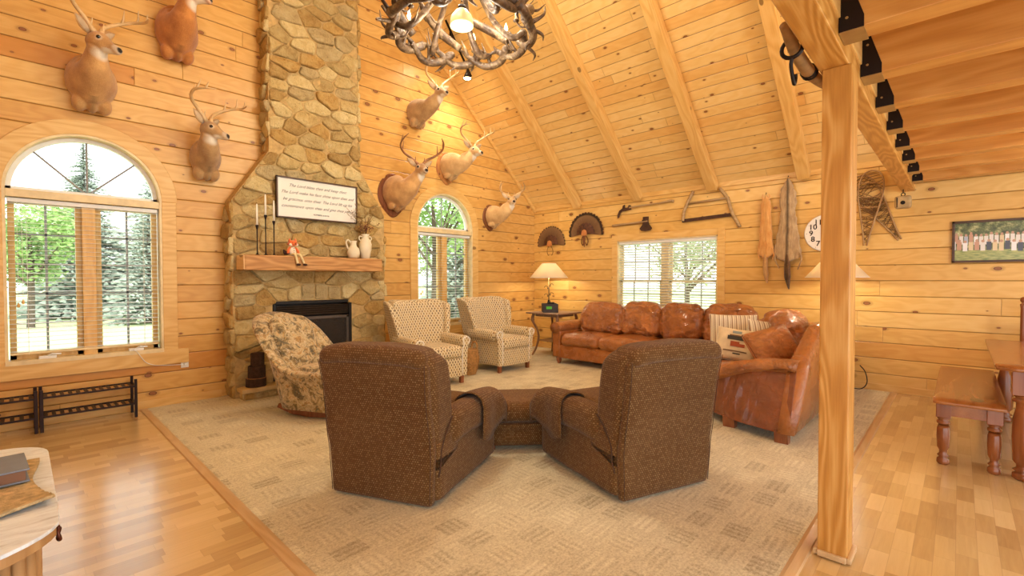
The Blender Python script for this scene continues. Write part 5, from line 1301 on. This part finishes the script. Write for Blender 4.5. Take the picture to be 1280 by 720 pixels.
pelt('wide grey-brown coyote pelt with a dark stripe and ringed tail on the back wall', (WX-.03, 1.66, 2.665), [(0, .015), (-.06, .045), (-.12, .065), (-.20, .095), (-.32, .10), (-.42, .085), (-.6, .105), (-.8, .135), (-.98, .16), (-1.05, .13), (-1.08, .06), (-1.1, .01)],
     ([(0, -.03, -1.0), (.0, -.04, -1.15), (.005, -.045, -1.3), (.02, -.03, -1.46)], [.04, .06, .06, .012]), coy_f, coytail,
     [[(-.12, -.03, -.95), (-.15, -.03, -1.05), (-.10, -.03, -1.18)], [(.12, -.03, -.95), (.16, -.03, -1.05), (.12, -.03, -1.20)], [(-.05, -.03, -.1), (-.08, -.03, -.14), (-.07, -.03, -.2)]])

M_handle = timber('old_ash_handle', 'x', hi=(.52, .36, .18), mid=(.42, .27, .12), lo=(.26, .15, .06), rough=.7)
M_rust = plain('rusty_iron', (84, 58, 44), .75, .5, var=.35, bump=.5)
# (local x runs toward the camera-right along the wall, local z up)
t = thing('brush_hook', 'old brush hook with curved rusty blade and long pale handle on the wall', 'brush hook', (WX, 4.05, 2.52), -pi/2)
b = BM(); tube(b, curve([(.03, -.03, .015), (.25, -.03, .025), (.55, -.03, .03), (.74, -.03, .045), (.80, -.03, .035)], 5), lerpl([.016, .014, .013, .02, .022], 21), 9); obj('handle', b, M_handle, t, smooth=True)
b = BM(); prism(b, [(.06, .05), (.07, -.02), (-.10, -.035), (-.13, -.06), (-.16, -.13), (-.19, -.15), (-.195, -.09), (-.16, -.02), (-.10, .015), (-.09, .06), (-.05, .075), (-.05, .02), (0, .02), (.02, .06)], -.035, -.025, 'xz'); obj('hooked_blade', b, M_rust, t, bevel=.002)
t = thing('broad_axe', 'broad axe with flared dark head and short handle on the wall above the window', 'axe', (WX, 3.72, 2.28), -pi/2)
b = BM(); tube(b, curve([(-.62, -.03, -.025), (-.3, -.03, -.01), (0, -.03, .0), (.04, -.03, .002)], 5), lerpl([.022, .016, .018, .02], 16), 9); obj('handle', b, M_handle, t, smooth=True)
b = BM(); prism(b, [(-.045, .075), (.05, .075), (.045, .0), (.06, -.05), (.11, -.115), (.08, -.15), (.0, -.158), (-.07, -.15), (-.105, -.115), (-.055, -.05), (-.045, 0), (-.06, .0), (-.06, .03), (-.045, .03)], -.045, -.02, 'xz'); obj('axe_head', b, M_rust, t, bevel=.003)
t = thing('frame_saw', 'wooden bow frame saw hanging on the wall over the corner of the double window', 'frame saw', (WX, 2.72, 2.38), -pi/2)
b = BM(); tube(b, curve([(-.22, -.03, .29), (-.30, -.03, .14), (-.36, -.03, .0), (-.38, -.03, -.15)], 6), .024, 8); obj('side_stile', b, M_handle, t, smooth=True)
b = BM(); tube(b, curve([(.17, -.03, .28), (.28, -.03, .12), (.34, -.03, -.08), (.45, -.03, -.30)], 6), .024, 8); obj('side_stile', b, M_handle, t, smooth=True)
b = BM(); tube(b, [(-.33, -.03, .11), (.30, -.03, .13)], .016, 8); obj('cross_bar', b, M_handle, t, smooth=True)
b = BM(); obox(b, (-.01, -.03, -.13), (1, 0, .04), (0, 1, 0), (-.04, 0, 1), .76, .004, .05); obj('saw_blade', b, M_rust, t)

def feather_mat():
    s = NT('turkey_feather'); p = s.sep(s.coord()); r = s.m('SQRT', s.m('ADD', s.m('MULTIPLY', p[0], p[0]), s.m('MULTIPLY', p[2], p[2])))
    bar = s.m('FRACT', s.m('MULTIPLY', r, 60.)); n = s.noise(s.coord(), 30., 3.)
    col = s.ramp(s.m('DIVIDE', r, .40), [(0, (.10, .045, .02)), (.45, (.17, .085, .035)), (.78, (.26, .14, .06)), (.83, (.03, .015, .008)), (.91, (.04, .02, .01)), (.94, (.34, .13, .035)), (1, (.40, .17, .05))])
    col = s.mix(s.m('MULTIPLY', s.m('GREATER_THAN', bar, .55), .35), col, (.06, .035, .02)); s.bump(n, .5, .004); return s.done(col, .7, 0, .3)
M_fea = feather_mat(); M_tan = plain('tanned_leather_tab', (196, 128, 70), .6); M_beard = plain('turkey_beard', (120, 72, 40), .9, var=.4)
def fan(label, loc, r, tail):
    t = thing('turkey_fan', label, 'turkey fan', loc, -pi/2, 'turkey tail fans')
    n = 19
    for k in range(n):
        a = pi*(k/(n-1))*1.03-.045; b = BM(); d = Vector((cos(a), 0, sin(a))); s_ = Vector((-sin(a), 0, cos(a))); y = -.014-.0025*((k*7) % 5)-.004*sin(a)
        rs = []
        for q, w in ((.10, .012), (.35, .030), (.6, .048), (.8, .064), (.92, .064), (.98, .045), (1., .012)):
            c = d*(r*q)+Vector((0, y, 0)); rs.append([c+s_*w*r*2.4*.5*1.15-Vector((0, .0, 0)), c-Vector((0, .003, 0)), c-s_*w*r*2.4*.5*1.15, c+Vector((0, .003, 0))])
        rings(b, rs); obj('tail_feather', b, M_fea, t)
    b = BM(); rs = []
    for k in range(13):
        a = pi*k/12; 
    for q, y in ((.50, -.030), (.42, -.042), (.25, -.055), (.02, -.06)):
        rs.append([Vector((r*q*cos(2*pi*j/30)*(1+.05*(j % 2)), y, r*q*.95*max(-.12, sin(2*pi*j/30))*(1+.08*(j % 2)))) for j in range(30)])
    rings(b, rs); obj('covert_feathers', b, plain('bronze_coverts', (84, 46, 24), .6, var=.5, scale=30, bump=.8), t)
    b = BM(); prism(b, [(-.055, -.05), (.055, -.05), (.06, -.01), (.045, .045), (0, .065), (-.045, .045), (-.06, -.01)], -.078, -.06, 'xz'); obj('mount_tab', b, M_tan, t, bevel=.006)
    for s in (-1, 1):
        b = BM(); tube(b, curve([(s*.02, -.06, -.03), (s*.06, -.055, -.10), (s*.07, -.05, -.16), (s*.045, -.05, -.22), (s*.02, -.05, -.17 if tail else -.2)], 6), .009 if tail else .005, 7); obj('leg_strand', b, M_beard, t, smooth=True)
    if tail: b = BM(); tube(b, curve([(0, -.07, -.05), (.0, -.075, -.15), (.005, -.07, -.25)], 6), lerpl([.02, .022, .006], 13), 8); obj('beard', b, M_beard, t, smooth=True)
fan('turkey tail fan closest to the room corner, above the table lamp', (WX, 5.70, 2.02), .34, False)
fan('turkey tail fan with a hanging beard, higher of the two, between fan and tools', (WX, 4.90, 2.17), .38, True)

# snowshoes
M_bent = timber('bent_ash', 'z', hi=(.52, .33, .14), mid=(.40, .23, .09), lo=(.25, .13, .05), rough=.6); M_raw = plain('rawhide_lacing', (126, 92, 52), .8, var=.35)
def snowshoe(label, loc, tilt, dy):
    t = thing('snowshoe', label, 'snowshoe', loc, -pi/2, 'old snowshoes on the wall'); t.rotation_euler = (0, tilt, -pi/2)
    L = [(-.015, -.48), (-.03, -.36), (-.075, -.12), (-.115, .10), (-.12, .25), (-.085, .37), (0, .415), (.085, .37), (.12, .25), (.115, .10), (.075, -.12), (.03, -.36), (.015, -.48)]
    b = BM(); tube(b, curve([(x, -.02+dy, z) for x, z in L], 6), .010, 7); obj('bent_frame', b, M_bent, t, smooth=True)
    for z, w in ((.27, .12), (-.02, .09), (.10, .115)):
        b = BM(); tube(b, [(-w, -.02+dy, z), (w, -.02+dy, z)], .008, 6); obj('cross_bar', b, M_bent, t)
    b = BM()
    def wid(z): 
        for (x0, z0_), (x1, z1_) in zip(L[:7], L[1:7]):
            if z0_ <= z <= z1_: return abs(x0+(x1-x0)*(z-z0_)/(z1_-z0_))
        return .02
    R = random.Random(2)
    for k in range(46):
        z0_ = -.44+.74*k/46 if k < 40 else .28+(k-40)*.018; dz = R.choice((-.11, .11, .05, -.05)); z1_ = max(-.44, min(.38, z0_+dz)); tube(b, [(-wid(z0_), -.02+dy+R.uniform(-.008, .008), z0_), (wid(z1_), -.02+dy+R.uniform(-.008, .008), z1_)], .0036, 4)
    obj('lacing', b, M_raw, t)
    return t
snowshoe('tall old snowshoe with tangled rawhide lacing hanging beside the post', (WX, .80, 2.22), radians(4), -.03)
snowshoe('second old snowshoe, tilted, crossing behind the upright one beside the post', (WX, .74, 2.22), radians(-28), .005)
# pulley block hanging from the beam end
t = thing('pulley_block', 'old wooden pulley block hanging from the loft beam end by an iron hook', 'pulley', (6.88, .475, 2.345))
b = BM(); tube(b, [(0, 0, 0), (0, 0, -.035)], .005, 6); tube(b, [(0, .017*cos(a), -.055+.017*sin(a)) for a in [2*pi*k/14 for k in range(14)]], .005, 6, loop=True); obj('eye_hook', b, M_iron, t, smooth=True)
b = BM(); soft(b, -.035, .035, -.075, .075, -.215, -.07, .03, 10); obj('wooden_shell', b, plain('grey_weathered_wood', (178, 148, 100), .8, var=.3, bump=.5), t, smooth=True)
for x in (-.037,):
    b = BM(); lathe(b, [(.022, 0), (.018, -.006), (0.001, -.007)], (x, 0, -.15), 12, 'x'); obj('axle_pin', b, M_iron, t)
    b = BM(); box(b, x-.003, x, .045, .055, -.2, -.09); obj('side_strap', b, M_iron, t)
# neck yoke on the far side of the beam
t = thing('wooden_neck_yoke', 'round wooden yoke pole with iron ring and hook hanging behind the loft beam', 'yoke', (2.68, .553, 2.372))
b = BM(); tube(b, curve([(-.42, 0, .05), (-.25, 0, .01), (.0, 0, -.005), (.25, 0, .02), (.45, 0, .05)], 6), lerpl([.02, .026, .03, .026, .02], 25), 12); obj('pole', b, plain('grey_brown_wood', (150, 112, 66), .7, var=.3, bump=.4), t, smooth=True)
for x in (.02, .05):
    b = BM(); tube(b, [(x, .032*cos(a), -.002+.032*sin(a)) for a in [2*pi*k/18 for k in range(18)]], .006, 6, loop=True); obj('iron_band', b, M_iron, t, smooth=True)
b = BM(); tube(b, [(-.29, .042*cos(a), .0+.042*sin(a)) for a in [2*pi*k/18 for k in range(18)]], .009, 7, loop=True); rg = obj('iron_ring', b, M_iron, t, smooth=True)
b = BM(); tube(b, curve([(-.29, .0, -.04), (-.285, .005, -.075), (-.27, .0, -.13), (-.245, .0, -.145), (-.225, .0, -.115), (-.225, .0, -.095)], 5), .008, 7); obj('iron_hook', b, M_iron, rg, smooth=True)
# group photograph in a dark frame
def photo_mat():
    s = NT('group_photograph'); p = s.sep(s.coord()); x, z = p[0], p[2]
    tre = s.noise(s.coord(), 16., 5., .7); sky = s.ramp(tre, [(.35, (.03, .035, .015)), (.52, (.13, .16, .05)), (.64, (.42, .42, .18)), (.75, (.75, .68, .42))])
    gr = s.ramp(s.noise(s.comb(s.m('MULTIPLY', x, 2.), 0., s.m('MULTIPLY', z, 9.)), 9., 4.), [(.35, (.20, .26, .07)), (.65, (.46, .46, .14))])
    col = s.mix(s.m('GREATER_THAN', z, -.09), gr, sky)
    for (zc, sc_, ph) in ((.02, 26., 0.), (-.055, 22., 5.)):
        u = s.m('ADD', s.m('MULTIPLY', x, sc_), ph); cell = s.m('FLOOR', u); f = s.m('ABSOLUTE', s.m('SUBTRACT', s.m('FRACT', u), .5)); hgt = s.m('MULTIPLY', s.white(s.comb(cell, ph, 0.)), .03)
        dz = s.m('SUBTRACT', z, s.m('ADD', zc, hgt))
        body = s.m('MULTIPLY', s.m('LESS_THAN', f, .40), s.m('LESS_THAN', s.m('ABSOLUTE', s.m('ADD', dz, .015)), .045))
        n = s.n.new('ShaderNodeTexWhiteNoise'); n.noise_dimensions = '3D'; s.put(n.inputs['Vector'], s.comb(cell, ph, 9.)); cl = s.ramp(n.outputs['Value'], [(0, (.75, .70, .62)), (.3, (.55, .30, .18)), (.45, (.82, .80, .76)), (.6, (.06, .06, .08)), (.75, (.42, .46, .52)), (.9, (.70, .55, .30))], 'CONSTANT')
        col = s.mix(body, col, cl)
        hd_ = s.m('LESS_THAN', s.m('ADD', s.m('POWER', s.m('DIVIDE', s.m('SUBTRACT', dz, .042), .014), 2.), s.m('POWER', s.m('DIVIDE', f, .28), 2.)), 1.)
        col = s.mix(hd_, col, (.52, .30, .18))
    return s.done(col, .25, 0, .5)
t = thing('framed_photograph', 'wide dark-framed photograph of a large group outdoors on the pine wall', 'picture', (WX, -.33, 1.74), -pi/2)
w_, h_ = .40, .225
b = BM(); box(b, -w_+.015, w_-.015, -.014, -.004, -h_+.015, h_-.015); obj('photograph', b, photo_mat(), t)
b = BM(); box(b, -w_, w_, -.03, 0, h_-.024, h_); box(b, -w_, w_, -.03, 0, -h_, -h_+.024); box(b, -w_, -w_+.024, -.03, 0, -h_, h_); box(b, w_-.024, w_, -.03, 0, -h_, h_); obj('frame', b, M_walnut, t, bevel=.003)

# ------------------------------------------------------------------ dining corner
M_maple_x = timber('varnished_maple_x', 'x', hi=(.42, .17, .045), mid=(.34, .12, .03), lo=(.20, .062, .015), rough=.25, coat=.15, rings=.5)
M_maple_z = timber('varnished_maple_z', 'z', hi=(.34, .115, .032), mid=(.25, .075, .02), lo=(.14, .038, .01), rough=.2, coat=.3, rings=.5)
def turned(h, r, top_sq):
    p = [(.0, 0), (r*.75, .0), (r*1.0, .012), (r*.95, .04), (r*.6, .052), (r*.95, .065), (r*.6, .08), (r*.62, .10), (r*.95, .125+.0*h)]
    zt = h-top_sq; z0_ = .13
    p += [(r*1.05, z0_+(zt-z0_)*.35), (r*1.0, z0_+(zt-z0_)*.62), (r*.72, z0_+(zt-z0_)*.78), (r*.7, zt-.055), (r*1.05, zt-.045), (r*1.05, zt-.03), (r*.7, zt-.022), (r*1.0, zt-.01), (r*.9, zt)]
    return p
def leg(t, x, y, h, r, sq, name='leg'):
    b = BM(); lathe(b, turned(h, r, sq), (x, y, 0), 20); l = obj(name, b, M_maple_z, t, smooth=True)
    b = BM(); box(b, x-r*1.12, x+r*1.12, y-r*1.12, y+r*1.12, h-sq, h); obj('square_block', b, M_maple_z, l, bevel=.004)
t = thing('dining_bench', 'varnished wooden bench with turned legs tucked beside the dining table', 'bench', (5.48, -.055, 0))
b = BM(); soft(b, -.93, .93, -.19, .19, .442, .47, .012, 8); obj('seat', b, M_maple_x, t, smooth=True)
for x in (-.86, .86):
    for y in (-.13, .13): leg(t, x, y, .443, .036, .10)
b = BM(); box(b, -.83, .83, -.15, -.13, .36, .442); box(b, -.83, .83, .13, .15, .36, .442); box(b, -.885, -.865, -.10, .10, .36, .442); box(b, .865, .885, -.10, .10, .36, .442); obj('apron', b, M_maple_x, t)
t = thing('dining_table', 'varnished wooden dining table with thick turned legs at the frame edge', 'table', (5.5, -.72, 0))
b = BM(); soft(b, -.99, .99, -.54, .54, .728, .76, .014, 8); obj('table_top', b, M_maple_x, t, smooth=True)
for x in (-.89, .89):
    for y in (-.40, .40): leg(t, x, y, .73, .055, .16)
b = BM(); box(b, -.84, .84, .42, .445, .63, .73); box(b, -.84, .84, -.445, -.42, .63, .73); box(b, -.93, -.905, -.36, .36, .63, .73); box(b, .905, .93, -.36, .36, .63, .73); obj('apron', b, M_maple_x, t)
t = thing('dining_chair', 'varnished chair with a ball-topped back post behind the dining table', 'chair', (6.78, -.66, 0), pi)
for y in (-.21, .21):
    b = BM(); lathe(b, [(.0, 0), (.016, 0), (.021, .08), (.018, .2), (.024, .43), (.024, .47), (.02, .5), (.018, 1.05), (.022, 1.09), (.011, 1.10), (.011, 1.108), (.022, 1.125), (.02, 1.15), (.001, 1.165)], (-.0, y, 0), 14); obj('back_post', b, M_maple_z, t, smooth=True)
for y in (-.20, .20):
    b = BM(); lathe(b, [(.0, 0), (.016, 0), (.024, .2), (.02, .43)], (.40, y, 0), 12); obj('front_leg', b, M_maple_z, t, smooth=True)
b = BM(); soft(b, -.02, .44, -.23, .23, .43, .465, .015, 8); obj('seat', b, M_maple_x, t, smooth=True)
for z in (.66, .82, .98):
    b = BM(); soft(b, -.012, .012, -.20, .20, z-.035, z+.035, .01, 8, lambda p: p+Vector((-.03*(1-(p.y/.2)**2), 0, 0))); obj('back_slat', b, M_maple_x, t, smooth=True)
for z in (.15, .25):
    for y in (-.205, .205): b = BM(); tube(b, [(0, y, z), (.40, y*.98, z)], .010, 8); obj('stretcher', b, M_maple_z, t, smooth=True)

# ------------------------------------------------------------------ sideboard at the lower left with runner and book
def bleached():
    s = NT('whitewashed_top'); c = s.coord(); p = s.sep(c)
    n = s.noise(s.comb(s.m('MULTIPLY', p[0], 3.), s.m('MULTIPLY', p[1], 14.), p[2]), 2.2, 5., .65, 1.5); d = s.noise(s.comb(s.m('MULTIPLY', p[0], 40.), s.m('MULTIPLY', p[1], 130.), 0.), 1., 3., .7)
    t_ = s.m('ADD', s.m('MULTIPLY', n, .7), s.m('MULTIPLY', d, .3)); col = s.ramp(t_, [(.30, (.36, .37, .40)), (.42, (.66, .72, .80)), (.56, (.80, .88, .97))]); s.bump(t_, .4, .004); return s.done(col, .5, 0, .3)
CB = [(-1.25, 2.04), (-.06, 2.04)] + [(-.06+.115*sin(a), 1.925+.115*cos(a)) for a in [pi/2*k/8 for k in range(1, 9)]] + [(.055, 1.40)] + [(-.20+.255*cos(a), 1.37-.16*sin(a)) for a in [pi/2*k/10 for k in range(1, 11)]] + [(-.45, 1.185), (-.75, 1.17), (-1.25, 1.185)]
t = thing('sideboard', 'rounded sideboard with whitewashed top and fluted wooden front in the lower corner', 'sideboard', (0, 0, 0))
b = BM(); prism(b, CB, .842, .85, 'xy'); obj('top', b, bleached(), t, bevel=.002)
M_flute = timber('natural_wood_reeds', 'z', hi=(.60, .37, .17), mid=(.48, .27, .11), lo=(.32, .16, .06), rough=.5)
cx_, cy_ = -.6, 1.62
def inset(P, d): return [(x-(1 if x > -.3 else 0)*d*(1 if x > 0 else .6), y+(d if y < 1.5 else (-d if y > 1.95 else 0))) for x, y in P]
IN = inset(CB, .028)
b = BM(); prism(b, inset(CB, .004), .822, .8415, 'xy'); obj('top_rail', b, M_flute, t)
b = BM(); prism(b, inset(CB, .045), .06, .822, 'xy'); obj('carcass', b, M_flute, t)
b = BM(); P3 = [Vector((x, y, 0)) for x, y in inset(CB, .04)]; acc = 0
dense = []
for p, q in zip(P3, P3[1:]):
    n = max(1, int((q-p).length/.004))
    dense += [p.lerp(q, k/n) for k in range(n)]
last = None
for p in dense:
    if last is None or (p-last).length > .026:
        last = p
        if p.y < 1.95: lathe(b, [(.0135, .08), (.0135, .820)], (p.x, p.y, 0), 10)
o = obj('reeded_front', b, M_flute, t, smooth=True)
b = BM(); prism(b, inset(CB, .06), .0, .06, 'xy'); obj('plinth', b, M_flute, t)
M_brz = plain('bronze_pull', (92, 52, 40), .35, .8, bump=.1)
b = BM(); lathe(b, [(.010, 0), (.008, .008), (.003, .012), (.003, .018), (.006, .020), (.005, .024)], (.030, 1.36, .832), 12, 'x'); h = obj('door_pull', b, M_brz, t, smooth=True)
b = BM(); tube(b, [(.052+.002*sin(a*2), 1.36+.008*sin(a), .818+.013*cos(a)) for a in [2*pi*k/16 for k in range(16)]], 0.003, 6, loop=True); obj('ring', b, M_brz, h, smooth=True)
M_jute = plain('woven_jute', (204, 178, 132), .95, var=.3, scale=60, bump=.9, dist=.006)
t = thing('jute_runner', 'woven tan jute runner with a lifted corner on the sideboard', 'table runner', (0, 0, .8525))
def jr(u, v):
    x = -.95+.985*u; w = 1-v; y = 1.835-.375*w-.10*w*max(0, .35-abs(.02-x))*0
    y -= .30*w*min(.12, max(0, .03-x)); x += (.016*w**3-.018*sin(pi*w)**2)*(u > .9)*(u-.9)/.1+.0
    return (x, y, max(0, (u-.9))*max(0, w-.8)*.6+.0012*sin(v*90))
b = BM(); sheet(b, jr, 60, 34, .006)
obj('weave', b, M_jute, t, smooth=True)
t = thing('grey_book', 'thick grey hardcover book lying on the jute runner', 'book', (-.115, 1.70, .862), radians(3))
M_cov = plain('grey_cloth_cover', (112, 120, 134), .55, var=.15); M_pages = plain('brown_page_block', (120, 84, 62), .8)
b = BM(); box(b, -.16, .125, -.08, .08, .028, .032); box(b, -.16, .125, -.08, .08, 0, .004); box(b, -.164, -.16, -.08, .08, 0, .032); obj('cover', b, M_cov, t, bevel=.0015)
b = BM(); box(b, -.158, .118, -.075, .075, .004, .028); obj('pages', b, M_pages, t)

# ------------------------------------------------------------------ antler chandelier
def horn():
    s = NT('chandelier_antler'); c = s.coord(); n = s.noise(c, 9., 5., .65, 1.); n2 = s.noise(c, 45., 3.)
    col = s.ramp(s.m('ADD', s.m('MULTIPLY', n, .75), s.m('MULTIPLY', n2, .25)), [(.38, (.035, .017, .008)), (.49, (.09, .05, .024)), (.59, (.19, .12, .062)), (.72, (.46, .35, .22))]); s.bump(s.m('ADD', n, n2), .6, .01); return s.done(col, .5, 0, .4)
M_horn = horn(); M_sleeve = plain('candle_sleeve', (236, 214, 170), .5); M_flame = emit('flame_bulb', (255, 220, 160), 22.)
CHX, CHY, CHZ = 2.66, 3.12, 3.47
t = thing('antler_chandelier', 'round antler chandelier with candle bulbs hanging from the ridge', 'chandelier', (CHX, CHY, CHZ))
R = random.Random(21); RR = .57
def pol(a, r, z): return Vector((cos(a)*r, sin(a)*r, z))
for k in range(12):
    a0 = 2*pi*k/12+.1; tier = k % 2; z0_ = .0+.02*tier
    b = BM(); P = curve([pol(a0-.10, RR-.02, z0_+.05), pol(a0+.12, RR+.04, z0_-.02), pol(a0+.38, RR+.03, z0_-.04), pol(a0+.62, RR-.01, z0_+.03), pol(a0+.80, RR+.05+.05*tier, z0_+.15)], 7)
    tube(b, P, lerpl([.040, .037, .032, .025, .008], len(P)), 9); ball(b, P[0], .036, .036, .03, 6)
    for i, L, o_ in ((5, .16, .12), (11, .22, -.06), (17, .20, .16), (22, .15, -.05)):
        p = P[i]; rad = Vector((p.x, p.y, 0)).normalized(); tn = Vector((-rad.y, rad.x, 0)); q = p+rad*o_*.8+tn*R.uniform(.02, .12)+Vector((0, 0, L if (i+k) % 3 else -L*.35))
        tube(b, curve([p, p.lerp(q, .5)+rad*o_*.35, q], 5), lerpl([.018, .013, .003], 11), 7)
    obj('ring_antler', b, M_horn, t, smooth=True)
for k in range(6):
    a0 = 2*pi*k/6+.35; b = BM(); P = curve([pol(a0, RR-.02, .03), pol(a0+.12, .44, .0), pol(a0+.25, .30, .13), pol(a0+.3, .17, .34), pol(a0+.2, .06, .52)], 7)
    tube(b, P, lerpl([.024, .030, .026, .022, .016], len(P)), 8)
    for i, L in ((8, .15), (15, .13)):
        p = P[i]; q = p+pol(a0+R.uniform(1.2, 2.4), .11, L*.8); tube(b, curve([p, p.lerp(q, .5)+Vector((0, 0, -.03)), q], 5), lerpl([.013, .009, .003], 11), 6)
    obj('arching_antler', b, M_horn, t, smooth=True)
for k in range(7):
    a0 = 2*pi*k/7+.2; b = BM(); P = curve([pol(a0-.2, RR*.97, .12), pol(a0+.1, RR+.03, .26), pol(a0+.45, RR*.93, .36), pol(a0+.75, RR*.83, .44)], 7)
    tube(b, P, lerpl([.034, .042, .034, .012], len(P)), 8)
    for i, L in ((6, .14), (12, .18)):
        p = P[i]; q = p+pol(a0+.3, .15, L*.6); tube(b, curve([p, p.lerp(q, .5)+Vector((0, 0, -.03)), q], 5), lerpl([.016, .011, .003], 11), 6)
    obj('upper_antler', b, M_horn, t, smooth=True)
for k in range(8):
    a0 = 2*pi*k/8+.62; p = pol(a0, RR-.10, .05)
    b = BM(); lathe(b, [(.024, 0), (.026, .008), (.012, .012)], p, 12); tube(b, curve([pol(a0, RR, -.0), pol(a0, RR-.06, -.0), p], 4), .008, 6); cu = obj('bulb_cup', b, M_horn, t, smooth=True)
    b = BM(); lathe(b, [(.0105, .01), (.0105, .085), (.006, .09)], p, 10); obj('candle_sleeve', b, M_sleeve, cu, smooth=True)
    b = BM(); lathe(b, [(.006, .088), (.015, .108), (.0165, .122), (.009, .15), (.001, .172)], p, 10); obj('flame_bulb', b, M_flame, cu, smooth=True)
M_glassb = emit('frosted_glass_bowl', (226, 196, 140), .35)
b = BM(); lathe(b, [(.012, .14), (.03, .13), (.05, .115), (.092, .06), (.10, .0), (.095, -.02), (.088, -.012), (.09, .0), (.083, .05), (.045, .10), (.0, .11)], (0, 0, .06), 28); bw = obj('glass_bowl', b, M_glassb, t, smooth=True)
b = BM(); ball(b, (0, 0, .055), .052, .052, .03, 10); obj('downlight_bulb', b, emit('downlight', (255, 236, 190), 9.), bw, smooth=True)
b = BM(); lathe(b, [(.0, .0), (.035, .0), (.03, .03), (.01, .04)], (0, 0, .19), 16); obj('bowl_cap', b, M_iron, t, smooth=True)
b = BM()
for k in range(int((RIDGE-CHZ-.2)/.038)):
    z = .24+k*.038; ax = k % 2
    tube(b, [(.011*cos(a) if ax else 0, 0 if ax else .011*cos(a), z+.024*sin(a)) for a in [2*pi*j/10 for j in range(10)]], .003, 5, loop=True)
obj('hanging_chain', b, M_iron, t, smooth=True)
for k in range(4):
    a0 = pi/2*k+.3; b = BM(); tube(b, [pol(a0, RR*.85, .40), (0, 0, 1.05)], .004, 5); obj('stay_chain', b, M_iron, t)
lamp('chandelier_bowl_light', 'POINT', (0, 0, -.16), 48, (1, .92, .76), .09, parent=t)
for k in range(4): lamp('chandelier_candle_light', 'POINT', tuple(pol(pi/2*k+.4, RR-.20, .62)), 36, (1, .92, .76), .06, parent=t)
# track lights on the ceiling
pA, pB = Vector((4.42, 5.55, 0)), Vector((5.05, 5.70, 0))
for p in (pA, pB): p.z = roof_z(p.x)-.05
t = thing('track_light', 'dark ceiling track with two lit spot heads, seen through the chandelier', 'track light', tuple((pA+pB)/2))
o_ = (pA+pB)/2; b = BM(); tube(b, [pA-o_, pB-o_], .018, 6); obj('track_rail', b, M_iron, t)
for q in (.18, .84):
    c = pA.lerp(pB, q)-o_; b = BM(); lathe(b, [(.015, 0), (.02, -.06), (.035, -.09), (.075, -.17), (.07, -.17), (.03, -.10)], c, 18); sh = obj('spot_head', b, M_iron, t, smooth=True)
    b = BM(); ball(b, c+Vector((0, 0, -.160)), .06, .06, .022, 10); obj('spot_bulb', b, M_flame, sh, smooth=True)
    lamp('spot_head_light', 'SPOT', tuple(c+Vector((0, 0, -.2))), 75, (1, .92, .74), .06, rot=(0, 0, 0), spot=radians(150), parent=t, blend=.9)
